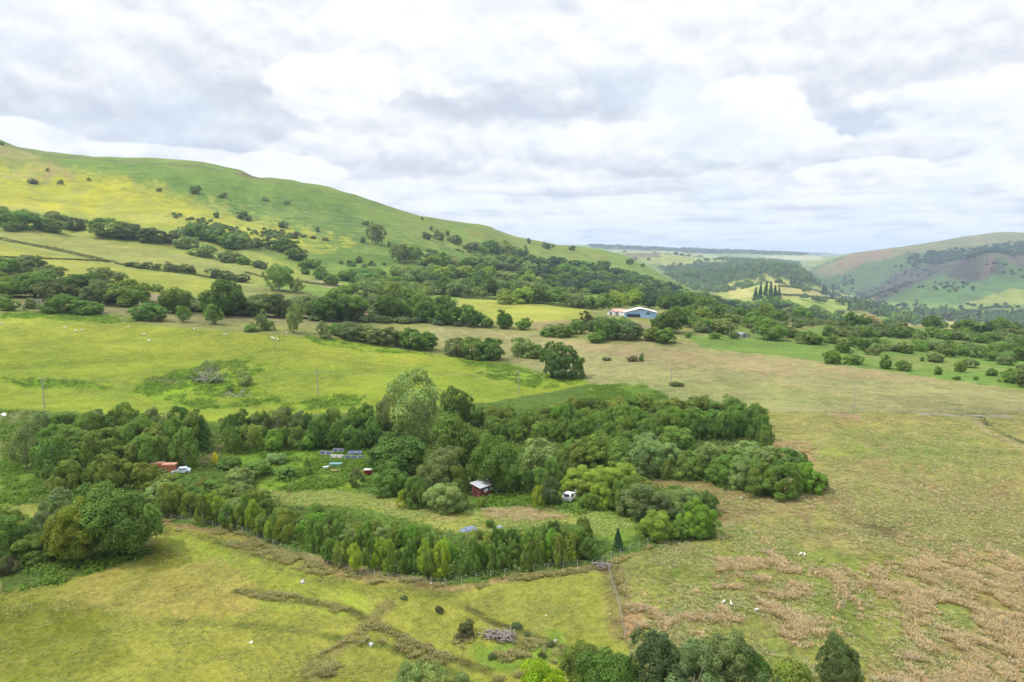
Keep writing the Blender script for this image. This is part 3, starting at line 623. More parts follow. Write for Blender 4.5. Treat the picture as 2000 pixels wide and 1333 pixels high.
def tube(pts, radii, k=6):
    pts = [np.array(p, float) for p in pts]; V_ = []; Q_ = []
    for i, p in enumerate(pts):
        d = unit(pts[min(i+1, len(pts)-1)]-pts[max(i-1, 0)]); u = unit(np.cross(d, (.3, .9, .2))); v = np.cross(d, u)
        for j in range(k):
            a = 2*math.pi*j/k; V_.append(p+(u*math.cos(a)+v*math.sin(a))*radii[i])
    for i in range(len(pts)-1):
        for j in range(k): Q_.append((i*k+j, i*k+(j+1) % k, (i+1)*k+(j+1) % k, (i+1)*k+j))
    return np.array(V_), np.array(Q_)
def join(parts):
    V_, Q_, o = [], [], 0
    for v, q in parts: V_.append(v); Q_.append(q+o); o += len(v)
    return np.concatenate(V_), np.concatenate(Q_)
def limbs(rs, top=.62, rt=.028, n=6, spread=.32):
    ps = [tube([(0, 0, -.04), (.01, 0, .12), (.02*rs.normal(), .02*rs.normal(), top*.6), (0, 0, top)], [rt*1.5, rt, rt*.7, rt*.3])]
    for i in range(n):
        a = i*2.4+rs.random(); z0 = top*(.25+.5*rs.random()); e = spread*(.6+.6*rs.random())
        ps.append(tube([(0, 0, z0), (math.cos(a)*e*.5, math.sin(a)*e*.5, z0+.12), (math.cos(a)*e, math.sin(a)*e, z0+.28)], [rt*.5, rt*.32, rt*.1], 5))
    return join(ps)
def trunk_mesh(name, kind, seed):
    rs = np.random.default_rng(seed)
    if kind in ('spruce', 'pine'): V_, Q_ = tube([(0, 0, -.04), (0, 0, .5), (0, 0, .97)], [.03, .018, .004])
    elif kind == 'birch': V_, Q_ = limbs(rs, .85, .016, 6, .2)
    elif kind in ('dome', 'shrub'):
        V_, Q_ = join([tube([(0, 0, -.05), (math.cos(a)*.12, math.sin(a)*.12, .3), (math.cos(a)*.28, math.sin(a)*.28, .62)], [.022, .016, .006], 5) for a in (0, 1.3, 2.5, 3.9, 5.2)])
    else: V_, Q_ = limbs(rs)
    return np_mesh(name, V_, Q_, PALEBARK if kind in ('birch', 'ash') else BARK, True)

PROTO = {}
def proto(kind, lod):
    key = (kind, lod)
    if key not in PROTO:
        n, l = {0: (34000, .0135), 1: (12000, .021), 2: (3200, .038), 3: (900, .068)}[lod]
        f = {'ash': .62, 'birch': .55, 'shrub': .6, 'spruce': .8, 'pine': .8}.get(kind, 1); lf = {'birch': .95, 'ash': .9, 'spruce': .9, 'shrub': 1.15}.get(kind, 1)
        PROTO[key] = [(crown_mesh(kind+'_crown', kind, int(n*f), l*lf, 100*lod+i+hash_(kind)), trunk_mesh(kind+'_trunk', kind, i+5)) for i in range(6 if lod < 2 else 8)]
    return PROTO[key]
def hash_(s): return sum(ord(c)*(i+3) for i, c in enumerate(s)) % 977

COLS = {'oak': ((.040, .078, .016), 'dark green'), 'mid': ((.062, .112, .022), 'green'), 'bright': ((.066, .142, .018), 'bright green'), 'lime': ((.120, .190, .026), 'lime green'),
        'neon': ((.25, .37, .012), 'bright yellow-green'), 'olive': ((.084, .118, .024), 'olive green'), 'pale': ((.112, .165, .056), 'pale green'), 'grey': ((.076, .108, .044), 'grey-green'),
        'dark': ((.022, .044, .022), 'blackish green'), 'brown': ((.050, .050, .024), 'brownish'), 'spruce': ((.018, .050, .026), 'blue-green'), 'yellow': ((.62, .58, .015), 'yellow'),
        'ygreen': ((.120, .185, .018), 'yellow-green'), 'ivy': ((.105, .128, .016), 'mottled olive'), 'hedge': ((.044, .062, .024), 'dark green'), 'blush': ((.2, .17, .10), 'pinkish'), 'purple': ((.04, .02, .04), 'purple')}
NOUN = {'oak': ('oak_tree', 'tree'), 'dome': ('willow_tree', 'tree'), 'shrub': ('shrub', 'shrub'), 'ash': ('ash_tree', 'tree'), 'birch': ('birch_tree', 'tree'), 'spruce': ('spruce_tree', 'tree'), 'pine': ('pine_tree', 'tree')}
ORD = 'first second third fourth fifth sixth seventh eighth ninth tenth eleventh twelfth thirteenth fourteenth fifteenth sixteenth seventeenth eighteenth nineteenth twentieth twenty-first twenty-second twenty-third twenty-fourth twenty-fifth twenty-sixth twenty-seventh twenty-eighth twenty-ninth thirtieth'.split()
used_labels = {}
tree_count = 0
FOL = 1.75
def plant(kind, px, base, wpx, hpx, color, label, group=None, rmin=30, name=None, sink=.02, rmax=1e9):
    global tree_count
    p = at(px, base, rmin, rmax); d = p.y
    hgt = hpx*d/F*1.02; wid = wpx*d/F*(1.12 if d > 280 and kind != 'spruce' else 1.0)
    r = math.hypot(p.x, p.y)
    lod = 0 if r < 135 else 1 if r < 330 else 2 if r < 900 else 3
    if lod == 1 and wpx < 34: lod = 2
    if lod == 2 and wpx > 50: lod = 1
    if lod == 0 and wpx < 42: lod = 1
    pr = proto(kind, lod); cm, tm = pr[int(rng.integers(len(pr)))]
    nm, cat = NOUN[kind]
    e = empty(name or nm, (p.x, p.y, p.z-sink*hgt), float(rng.random()*6.28))
    asp = .92+.16*rng.random()
    e.scale = (wid*asp, wid/asp, hgt); e.rotation_euler = (float(rng.normal()*.05), float(rng.normal()*.05), e.rotation_euler[2])
    rgb, _ = COLS[color]; rgb = tuple(v*k/(1+.9*v*k) for v, k in zip(rgb, (2.95, 3.0, 2.2))) if color not in ('neon', 'yellow') else rgb; j = 1.0*(.86+.28*rng.random()); jh = float(np.clip(rng.normal()*.04, -.07, .07))
    c = obj('crown', cm, e); c.color = (rgb[0]*j*(1+jh*1.6), rgb[1]*j, rgb[2]*j*(1-jh), 1)
    if lod < 3: obj('trunk', tm, e)
    used_labels[label] = used_labels.get(label, 0)+1
    tag(e, label, cat, group); tree_count += 1
    return e
def clump(items, where, noun, group=None, rmin=30, share=False, rmax=1e9):
    """items: (kind, px, base, w, h, colour); labelled in order from the left (or from the right in the second half)"""
    items = sorted(items, key=lambda t: t[1]); n = len(items)
    for i, it in enumerate(items):
        cw = COLS[it[5]][1]
        if share: lab = '%s %s %s' % (COLS[items[0][5]][1], noun, where)
        elif n == 1: lab = '%s %s %s' % (cw, noun, where)
        elif n == 2: lab = '%s %s, the %s of two %s' % (cw, noun, 'left' if i == 0 else 'right', where)
        elif i < (n+1)//2: lab = '%s %s, %s from left %s' % (cw, noun, ORD[i], where) if i else '%s %s, leftmost %s' % (cw, noun, where)
        else: lab = '%s %s, %s from right %s' % (cw, noun, ORD[n-1-i], where) if i < n-1 else '%s %s, rightmost %s' % (cw, noun, where)
        plant(it[0], it[1], it[2], it[3], it[4], it[5], lab, group if group else (('%ss %s' % (noun, where)) if n > 1 else None), rmin, rmax=rmax)
def along(pts, n, kinds, w, h, colors, jx=3, jy=3):
    """n items spread along a polyline in the photograph"""
    L = [0]
    for a, b in zip(pts, pts[1:]): L.append(L[-1]+math.hypot(b[0]-a[0], b[1]-a[1]))
    out = []
    for i in range(n):
        s = L[-1]*(i+.5)/n; k = max(j for j in range(len(L)-1) if L[j] <= s); t = (s-L[k])/(L[k+1]-L[k])
        x = pts[k][0]+(pts[k+1][0]-pts[k][0])*t+rng.normal()*jx; y = pts[k][1]+(pts[k+1][1]-pts[k][1])*t+rng.normal()*jy
        f = .72+.50*rng.random()
        out.append((kinds[int(rng.integers(len(kinds)))], x, y, w*(.85+.3*rng.random()), h*f, colors[int(rng.integers(len(colors)))]))
    return out
def I(kind, s, color=None):
    out = []
    for t in s.split(';'):
        f = t.split(); out.append((kind, float(f[0]), float(f[1]), float(f[2]), float(f[3]), f[4] if len(f) > 4 else color))
    return out

# --- left foreground
plant('oak', 222, 1082, 175, 158, 'mid', 'tallest broad green sycamore at the left, beside the front meadow')
plant('oak', 150, 1098, 118, 138, 'ivy', 'mottled olive tree in front of the big sycamore at the left')
plant('dome', 118, 1050, 90, 105, 'grey', 'grey-green tree on the left shoulder of the big sycamore')
clump(I('dome', '18 1080 105 80 mid;75 1096 80 58 mid;-20 1110 80 80 mid;100 1080 60 60 oak'), 'beside the big sycamore at the left edge', 'bush')
clump(I('dome', '10 1040 90 58 olive;60 1058 70 50 mid;-30 1040 80 60 grey'), 'behind the thicket at the left edge', 'bush')
plant('shrub', 12, 1118, 50, 34, 'brown', 'low brownish bramble bush by the left edge of the meadow')
# --- belt A
clump(along([(75, 850), (200, 846), (300, 850), (395, 856)], 12, ['ash', 'dome', 'birch'], 46, 58, ['grey', 'mid', 'grey', 'oak']), 'in the back row of the left copse', 'tree')
clump(along([(90, 885), (200, 885), (300, 890), (385, 880)], 9, ['dome'], 66, 74, ['olive', 'olive', 'mid']), 'in the second row of the left copse', 'willow')
clump(along([(90, 935), (170, 925), (250, 928), (340, 915), (375, 900)], 8, ['dome', 'birch'], 66, 80, ['olive', 'mid', 'olive']), 'in the third row of the left copse', 'willow')
clump(along([(120, 962), (170, 958), (230, 950), (300, 945)], 5, ['dome'], 62, 66, ['olive', 'olive', 'mid']), 'in the front row of the left copse', 'willow')
clump(I('ash', '52 915 62 92 grey;66 872 46 58 grey'), 'at the left end of the left copse', 'ash')
plant('spruce', 399, 882, 52, 68, 'oak', 'dark pointed evergreen beside the brown track')
# --- belt B
clump(along([(438, 858), (600, 852), (770, 850)], 15, ['birch', 'oak', 'ash', 'dome'], 46, 50, ['oak', 'mid', 'grey', 'mid']), 'in back row of dark belt below sheep field', 'tree')
clump(along([(440, 880), (600, 876), (760, 880)], 15, ['birch', 'oak', 'ash', 'dome'], 46, 52, ['oak', 'mid', 'bright', 'olive']), 'in front row of dark belt below sheep field', 'tree')
# --- centre
plant('ash', 812, 866, 118, 156, 'pale', 'tall airy pale ash rising above the sheep field edge, mid photo')
plant('ash', 775, 858, 70, 96, 'grey', 'shorter grey-green ash at the left foot of the tall ash')
plant('ash', 893, 832, 68, 84, 'oak', 'dark gappy tree just right of the tall pale ash')
plant('shrub', 935, 828, 66, 34, 'oak', 'low dark thicket right of the dark gappy tree')
plant('oak', 895, 912, 108, 118, 'mid', 'round bright-topped tree between the tall ash and the cabin oak')
plant('oak', 781, 922, 124, 80, 'oak', 'wide dark oak at the right end of the solar panels')
plant('oak', 969, 960, 108, 122, 'oak', 'great dark oak standing right behind the red cabin')
plant('oak', 864, 958, 92, 92, 'grey', 'grey-green domed tree left of the cabin oak')
plant('dome', 763, 966, 84, 68, 'mid', 'green willow right of the small red trailer')
plant('dome', 812, 990, 56, 66, 'mid', 'green willow between the yellow sapling and the grey willow')
plant('dome', 872, 997, 92, 64, 'pale', 'pale willow in front of the trees left of the cabin')
plant('dome', 898, 992, 44, 36, 'mid', 'low green bush at the left end of the red cabin')
plant('birch', 894, 964, 46, 60, 'olive', 'olive young birch leaning over the left end of the cabin')
plant('dome', 1060, 925, 92, 76, 'pale', 'pale domed willow right of the cabin oak')
clump(I('birch', '1006 958 26 42 mid;1028 962 36 46 oak;1050 958 40 50 mid;1080 950 44 60 mid;1100 935 50 60 olive'), 'between the cabin oak and the caravan', 'young tree')
clump(I('dome', '1130 912 60 58 olive;1160 905 66 70 mid;1120 900 50 50 mid'), 'right of the pale domed willow', 'willow')
plant('birch', 1050, 989, 34, 46, 'ygreen', 'yellow-green sapling left of the caravan')
plant('birch', 1078, 987, 52, 58, 'hedge', 'dark brownish tree touching the left side of the caravan')
plant('birch', 784, 994, 24, 40, 'ygreen', 'yellow-green conical sapling in front of the green willows')
# --- belt C
clump(along([(950, 835), (1060, 838), (1150, 838), (1260, 838), (1400, 830), (1480, 835)], 21, ['birch', 'oak', 'ash', 'dome'], 46, 46, ['mid', 'mid', 'bright', 'olive']), 'in back row of belt behind the pale willows', 'tree')
clump(along([(955, 858), (1060, 862), (1200, 864), (1350, 858), (1500, 858)], 24, ['birch', 'oak', 'ash', 'dome'], 44, 54, ['oak', 'mid', 'mid', 'bright']), 'in front row of belt behind the pale willows', 'tree')
clump(along([(1080, 806), (1180, 800), (1300, 806), (1440, 806)], 13, ['dome', 'shrub'], 44, 30, ['mid', 'olive', 'mid']), 'at the upper edge of the dense belt', 'bush')
plant('ash', 1494, 878, 36, 52, 'mid', 'small lone tree at the right end of the dense belt')
# --- D E F
clump(I('dome', '1172 912 80 74 mid;1215 922 84 72 mid;1258 930 92 82 pale;1345 934 66 58 olive;1262 892 70 52 pale;1320 880 84 52 mid;1225 880 60 44 mid;1378 915 62 56 pale;1305 908 66 50 pale'), 'in the upper willow thicket right of centre', 'willow')
plant('birch', 1297, 937, 28, 44, 'olive', 'slim olive birch at the front foot of the upper willow thicket')
clump(I('dome', '1412 946 66 62 mid;1446 952 72 66 pale;1488 962 84 74 mid;1528 970 88 74 mid;1576 958 72 58 bright;1600 956 40 34 mid;1415 905 56 40 pale;1460 905 70 46 pale;1500 912 66 44 pale;1545 928 80 56 mid;1440 925 60 50 mid'), 'in the rounded moor thicket farthest right', 'willow')
clump(I('dome', '1132 962 78 54 lime;1172 955 84 52 lime;1212 950 76 46 lime;1178 992 54 54 lime;1218 1000 64 66 mid;1150 995 44 38 mid;1262 1012 98 80 grey;1325 992 80 46 mid;1330 1010 88 62 pale;1284 1052 78 62 lime;1364 1046 78 78 bright;1325 1052 44 40 mid;1380 1000 48 46 mid;1240 968 70 44 mid;1290 1000 60 40 pale'), 'in the lime willow thicket right of the caravan', 'willow')
# --- belt G behind the curved fence
clump(along([(308, 996), (400, 1018), (500, 1040), (560, 1056)], 14, ['birch', 'birch', 'ash', 'birch', 'oak'], 38, 62, ['olive', 'mid', 'olive', 'ygreen'], 6, 5), 'just behind the left part of curved fence', 'birch')
clump(along([(590, 1072), (700, 1104), (800, 1118), (890, 1132)], 17, ['birch', 'birch', 'ash', 'birch', 'oak'], 37, 72, ['olive', 'mid', 'olive', 'ygreen', 'mid'], 6, 6), 'just behind the middle of the curved fence', 'birch')
clump(along([(900, 1128), (960, 1108), (1080, 1100), (1165, 1096)], 14, ['birch', 'birch', 'ash', 'birch', 'oak'], 36, 64, ['mid', 'mid', 'olive', 'bright'], 6, 6), 'just behind the right part of curved fence', 'birch')
clump(along([(300, 972), (380, 988), (470, 1005), (560, 1030)], 9, ['dome', 'oak', 'birch'], 54, 50, ['olive', 'mid', 'pale'], 4, 3), 'in middle row of the curved belt, left part', 'willow')
clump(along([(590, 1042), (700, 1072), (800, 1082), (880, 1100)], 10, ['birch', 'oak', 'ash', 'dome'], 52, 60, ['mid', 'olive', 'pale', 'bright'], 4, 3), 'in the middle row of the curved belt, centre', 'birch')
clump(along([(930, 1082), (1010, 1075), (1090, 1070), (1150, 1065)], 8, ['birch', 'oak', 'ash', 'dome'], 48, 50, ['mid', 'olive', 'oak'], 4, 3), 'in the back row of the curved belt, right part', 'birch')
clump(along([(310, 952), (380, 962), (450, 968), (520, 990)], 7, ['dome'], 54, 32, ['pale', 'mid', 'olive'], 4, 3), 'in the back row of the curved belt, left part', 'willow')
clump(along([(600, 1018), (680, 1045), (790, 1056)], 5, ['dome', 'birch'], 48, 40, ['mid', 'olive'], 4, 3), 'in the back row of the curved belt, centre', 'birch')
clump(I('dome', '500 930 70 34 mid;560 935 50 26 mid;470 950 60 40 pale;450 915 50 26 mid;540 905 46 22 pale'), 'in the clearing left of the solar panels', 'bush')
clump(I('birch', '602 930 26 38 mid;697 950 36 42 grey'), 'below the solar panels', 'small tree')
clump(I('shrub', '316 934 34 22 olive;344 938 30 16 mid;296 930 30 22 mid'), 'in front of the rusty vans', 'bush')
plant('birch', 510, 882, 26, 34, 'ygreen', 'pale yellowish sapling in front of the dark belt')
plant('spruce', 1208, 1074, 32, 46, 'spruce', 'blue-green spruce alone by the right end of the curved belt')
plant('birch', 1119, 1097, 18, 22, 'ygreen', 'tiny yellow-green sapling at the foot of the curved belt')
plant('birch', 525, 1057, 26, 44, 'ygreen', 'yellow-green sapling by the left part of the curved fence')
plant('shrub', 421, 908, 12, 26, 'yellow', 'small bright yellow bush beside the brown track')
plant('shrub', 958, 1018+12, 22, 18, 'mid', 'small green bush at the right end of the blue-grey tarpaulin')
plant('shrub', 940, 990, 22, 22, 'lime', 'low lime bush in front of the red cabin')
# --- bottom edge
clump(I('dome', '800 1392 96 118 pale;856 1400 96 122 pale;905 1402 80 110 pale'), 'at the bottom edge left of the bright tree', 'willow')
plant('oak', 1066, 1400, 118, 128, 'neon', 'brilliant yellow-green round tree cut by the bottom edge')
plant('oak', 1150, 1356, 118, 122, 'olive', 'olive grey tree behind the dark oak at the bottom edge')
plant('oak', 1195, 1400, 140, 156, 'oak', 'dark oak right of the brilliant tree at the bottom edge')
plant('oak', 1290, 1392, 150, 172, 'hedge', 'dark grey-green tree in the middle of the bottom grove')
plant('ash', 1350, 1410, 140, 168, 'grey', 'grey-green ash cut by the bottom edge')
plant('oak', 1400, 1356, 140, 156, 'grey', 'highest grey-green tree of the bottom grove')
plant('oak', 1462, 1366, 92, 124, 'oak', 'small dark green tree on the right shoulder of the bottom grove')
plant('oak', 1490, 1430, 120, 130, 'hedge', 'dark tree low between bottom grove and olive tree')
plant('birch', 1548, 1408, 124, 150, 'olive', 'olive-yellow tree left of the dark conical tree at the bottom')
plant('dome', 1637, 1364, 96, 142, 'hedge', 'dark conical tree standing alone at the bottom right', name='alder_tree')
# --- middle distance
plant('dome', 1099, 739, 86, 76, 'oak', 'round dark oak alone at the tip of the sheep field', name='oak_tree')
clump(I('dome', '684 662 56 36 grey;722 669 58 36 grey;760 674 60 38 grey;800 680 60 42 mid;832 684 50 38 mid;660 655 36 26 mid'), 'in the bushy row above the sheep field', 'willow')
clump(I('dome', '890 694 48 36 grey;925 700 60 44 mid;960 703 52 46 oak;1020 696 50 40 pale;1046 700 34 30 mid'), 'in the bushes left of the lone oak', 'willow')
clump(I('oak', '985 642 32 38 oak;1023 644 28 24 mid'), 'below the yellow field', 'tree')
clump(I('oak', '434 618 80 74 oak;345 612 58 52 mid'), 'standing tall left of centre above the sheep field', 'oak')
clump(I('oak', '640 626 78 56 oak;612 622 56 48 grey;684 624 60 50 grey;508 618 58 46 grey;545 620 56 48 hedge;578 620 50 42 grey;475 615 40 36 hedge'), 'in the dark row above the sheep field', 'oak')
clump(I('ash', '574 650 34 66 pale;510 646 22 44 grey;358 630 28 34 mid;415 634 38 42 mid;630 660 20 36 grey'), 'standing loose along the top of the sheep field', 'ash')
clump(I('shrub', '491 648 28 18 mid;523 645 28 20 mid;638 662 24 16 grey'), 'at the top edge of the sheep field', 'shrub')
clump(I('dome', '290 626 64 36 mid;118 612 56 40 mid;165 614 62 30 mid;15 607 36 30 mid;60 603 30 22 grey;190 612 30 16 mid'), 'on the upper left rim of the sheep field', 'bush')
clump(I('oak', '257 599 74 56 mid;195 594 58 50 grey;70 580 78 50 mid;20 580 62 42 mid;110 590 60 46 hedge;225 590 50 40 hedge;150 590 40 34 hedge'), 'in the lower left hedgerow', 'tree')
clump(I('oak', '206 562 62 40 grey;148 568 74 36 oak;50 532 60 34 grey;8 536 48 36 mid;100 548 54 32 grey;80 556 44 30 mid;-20 560 60 40 mid'), 'in the left hedgerow behind', 'tree')
plant('shrub', 307, 570, 22, 16, 'mid', 'single small bush in the left fields right of the hedgerow')
clump(I('dome', '7 441 32 38 mid;45 447 62 38 mid;22 452 30 20 mid;100 453 48 30 mid;113 442 42 30 grey;150 451 48 26 hedge;215 464 72 40 mid;250 466 60 32 hedge;297 474 54 30 hedge;335 475 34 20 brown'), 'in the high hedgerow, left hillside', 'hawthorn')
clump(I('dome', '355 466 42 24 grey;364 485 42 24 pale;398 501 46 24 pale;380 468 42 34 mid;420 472 44 28 mid;445 484 42 30 mid;472 485 42 36 pale;452 512 42 24 grey;476 516 26 16 mid;508 524 26 16 hedge;500 484 24 16 hedge'), 'in the middle of the hillside hedgerow', 'hawthorn')
clump(I('dome', '540 486 44 28 grey;560 494 42 30 mid;580 507 46 24 mid;607 522 42 18 mid;628 546 30 26 mid;646 556 28 22 mid;596 536 18 18 oak'), 'where the hillside hedgerow runs down to the trees', 'hawthorn')
clump(I('shrub', '381 378 21 17 hedge;310 374 9 7 hedge;436 386 16 9 hedge;423 426 12 13 hedge;473 428 24 15 hedge;486 432 15 11 hedge;552 445 20 13 hedge;66 359 18 10 hedge;118 360 10 9 hedge;93 335 6 7 brown;174 354 7 7 hedge;4 284 8 8 mid;621 454 8 11 hedge;574 464 20 10 brown;612 466 14 6 brown;636 470 12 6 brown;518 392 14 10 pale;560 398 16 10 pale'), 'scattered on the open left hillside', 'thorn bush', rmin=500)
clump(along([(248, 521), (312, 526)], 4, ['shrub'], 20, 13, ['hedge'], 1, 1), 'in the first short hedge on the left fields', 'bush')
clump(along([(322, 528), (380, 534)], 4, ['shrub'], 20, 15, ['hedge'], 1, 1), 'in the second short hedge on the left fields', 'bush')
clump(I('shrub', '420 544 30 20 hedge;445 548 30 20 hedge;470 551 34 16 hedge'), 'in the clipped hedge above the airy tree', 'bush')
plant('ash', 545, 568, 58, 54, 'mid', 'airy green tree alone in front of the hillside hedgerow')
plant('ash', 580, 573, 26, 30, 'grey', 'small grey tree right of the airy green tree')
# centre hillside
clump(I('ash', '734 478 30 44 hedge;785 514 34 38 hedge;803 512 32 36 mid;776 502 30 30 grey'), 'on the slope right of the hedgerow', 'tree')
clump(I('shrub', '714 440 14 9 hedge;709 474 10 11 hedge;825 430 6 6 hedge;761 482 9 12 hedge;700 514 13 14 hedge;842 450 7 9 hedge;835 468 20 16 hedge;857 469 24 20 hedge;886 476 27 17 hedge;874 461 8 11 hedge;896 476 12 10 hedge;1033 476 7 11 hedge;1026 500 8 22 spruce;1068 486 17 13 hedge;1080 484 6 7 hedge;1117 489 15 9 hedge;1230 517 16 12 hedge;1255 522 8 8 hedge'), 'scattered on the upper slope at mid photo', 'thorn bush', rmin=500)
clump(I('dome', '920 489 30 16 hedge;957 494 38 26 mid;982 493 32 24 pale;1008 498 30 20 pale;940 494 24 14 mid;1020 500 24 16 mid'), 'on the slope above the dark wood', 'tree')
clump(I('oak', '812 560 44 42 pale;850 564 38 28 dark;770 592 42 40 olive;800 598 44 36 mid;745 580 34 24 mid;720 554 44 30 mid;678 548 38 24 mid;680 578 38 28 mid;718 594 42 38 grey;655 585 30 24 mid;780 560 26 22 mid;740 545 30 20 mid'), 'in the loose trees left of the dark wood', 'tree')
clump(along([(830, 520), (920, 522), (1000, 528), (1050, 540)], 10, ['dome', 'oak'], 34, 24, ['mid', 'pale', 'grey', 'mid']), 'in the upper row above the yellow field', 'tree')
clump(along([(830, 545), (920, 548), (1000, 556), (1080, 566)], 11, ['dome', 'oak'], 36, 28, ['mid', 'pale', 'oak', 'lime']), 'in the middle row above the yellow field', 'tree')
clump(along([(830, 572), (920, 574), (990, 580), (1060, 586)], 9, ['oak'], 42, 36, ['mid', 'oak', 'lime', 'grey']), 'in the lower row above the yellow field', 'tree')
clump(along([(985, 588), (1060, 594), (1140, 600)], 7, ['oak', 'dome'], 40, 32, ['grey', 'mid', 'lime']), 'along the top of the yellow field', 'tree')
clump(I('oak', '675 624 82 52 mid;757 625 54 52 oak;785 622 36 38 mid;832 630 50 50 oak;876 634 48 50 oak;918 638 44 44 oak;950 639 28 26 mid;825 605 54 34 mid;730 600 34 28 grey;860 606 44 32 oak'), 'in the dark row left of the yellow field', 'oak')
clump(I('dome', '1072 656 34 22 mid;1098 658 40 26 mid;1124 652 32 30 mid;1146 642 30 36 brown;1187 662 52 48 mid;1230 664 56 38 grey;1275 667 38 30 olive;1300 671 44 32 mid;1212 648 40 30 mid;1160 648 26 30 grey'), 'in front of the blue barn', 'bush')
plant('oak', 1168, 669, 34, 26, 'bright', 'small bright green tree at the moor edge left of the barn bushes')
plant('oak', 1310, 650, 60, 54, 'oak', 'big dark tree hiding the right end of the blue barn')
clump(I('oak', '1156 604 34 26 mid;1180 602 34 30 mid;1203 600 38 34 lime;1236 598 44 36 lime;1268 602 30 30 dark;1298 604 38 32 oak;1330 606 40 36 oak;1130 602 30 24 grey'), 'standing behind the blue barn', 'tree')
# dark wood on the spur: rows of near-identical oaks
wood = []
for k, (pts, n) in enumerate([([(985, 516), (1070, 519), (1140, 529), (1195, 539), (1275, 559)], 18), ([(1000, 526), (1090, 532), (1180, 547), (1290, 567)], 18), ([(1020, 540), (1110, 547), (1220, 563), (1340, 580)], 18), ([(1045, 554), (1140, 562), (1260, 577), (1400, 593)], 19), ([(1075, 567), (1180, 576), (1300, 590), (1440, 603)], 17)]):
    nm_ = ['top', 'second', 'middle', 'fourth', 'lowest'][k]
    clump(along(pts, n, ['oak'], 30, 20, ['oak', 'dark', 'oak', 'dark', 'mid'], 3, 2), 'in the %s row of the dark hillside wood' % nm_, 'oak', rmin=500)
clump(along([(1320, 604), (1420, 608), (1560, 612)], 11, ['oak'], 34, 26, ['oak', 'mid', 'mid']), 'in the back row right of the barn', 'tree')
clump(along([(1335, 628), (1420, 628), (1520, 628), (1600, 625)], 11, ['oak', 'dome'], 40, 30, ['oak', 'mid', 'olive', 'mid']), 'in the middle row right of the barn', 'tree')
clump(I('oak', '1375 648 46 30 mid;1412 652 46 32 grey;1352 640 36 28 mid;1505 664 54 44 mid;1472 640 44 34 mid;1545 660 36 24 grey;1580 672 50 26 mid;1396 662 22 14 mid;1434 662 20 16 grey;1345 660 14 12 mid'), 'at the near edge of the trees right of the barn', 'tree')
clump(I('oak', '1586 624 20 26 oak;1660 643 28 36 oak;1686 640 30 28 oak;1702 638 30 24 blush;1735 634 22 14 oak;1610 628 26 20 mid;1636 632 30 22 mid;1818 642 32 28 oak;1892 650 42 28 mid;1925 652 28 24 dark;1952 650 30 32 mid;1980 652 30 24 oak;1872 648 26 20 mid;1840 640 24 12 mid'), 'on the brow of the scrub, far right', 'tree')
clump(along([(1610, 654), (1800, 662), (2010, 672)], 18, ['dome', 'shrub'], 32, 20, ['mid', 'oak', 'grey', 'mid']), 'in the back row of scrub on the right', 'bush')
clump(along([(1560, 668), (1760, 680), (2010, 690)], 18, ['dome', 'shrub'], 30, 19, ['mid', 'oak', 'grey', 'pale']), 'in the middle row of scrub on the right', 'bush')
clump(along([(1640, 688), (1800, 692), (2010, 706)], 13, ['dome', 'shrub'], 28, 20, ['mid', 'oak', 'pale']), 'in the third row of scrub on the right', 'bush')
clump(I('dome', '1624 711 34 30 mid;1665 711 42 20 mid;1730 720 28 28 mid;1764 724 30 22 mid;1833 732 18 18 mid;1876 727 28 22 mid;1936 734 26 16 mid;1976 748 42 30 mid;2000 756 34 34 hedge;1994 704 40 40 oak;1638 686 14 16 mid;1800 706 8 10 mid;1822 706 8 9 mid;1906 742 10 8 mid;1868 742 16 8 mid'), 'in the near edge of scrub on the right', 'bush')
clump(I('shrub', '1253 706 12 18 oak;1234 706 24 12 brown;1185 704 20 7 hedge;1322 754 36 8 hedge;1355 782 22 9 hedge'), 'on the open moor right of the lone oak', 'shrub')
clump(I('shrub', '910 1240 42 32 brown;858 1196 22 14 brown;1058 1284 22 12 hedge;1075 1262 20 8 hedge;1030 1242 14 6 hedge;790 1170 18 6 hedge;960 1286 22 10 hedge;1010 1225 26 8 hedge'), 'on the front meadow', 'tussock bush')
print('TREES', tree_count)

# ------------------------------------------------------------------ ground cover that nobody could count
STUFFLEAF = LEAF
AREA = (RR**2)*np.gradient(az)[:, None]*np.gradient(lr)[None, :]
def pts_in(mask, n, power=1.0, rs=rng):
    p = (mask*AREA/RR**power).ravel(); tot = p.sum()
    k = rs.choice(p.size, n, p=p/tot); i, j = np.divmod(k, NR)
    i = np.clip(i, 0, NA-2); j = np.clip(j, 0, NR-2); u, v = rs.random(n), rs.random(n)
    a_ = az[i]*(1-u)+az[i+1]*u; r_ = rad[j]*(1-v)+rad[j+1]*v
    z = (H[i, j]*(1-u)+H[i+1, j]*u)*(1-v)+(H[i, j+1]*(1-u)+H[i+1, j+1]*u)*v
    return np.stack([r_*np.sin(a_), r_*np.cos(a_), z], 1)
def cvar(n, rgb, v=.2, h=.06):
    t = 1-v/2+v*rng.random(n); e = rng.normal(size=n)*h
    return np.stack([rgb[0]*t*(1+e), rgb[1]*t, rgb[2]*t*(1-e)], 1)
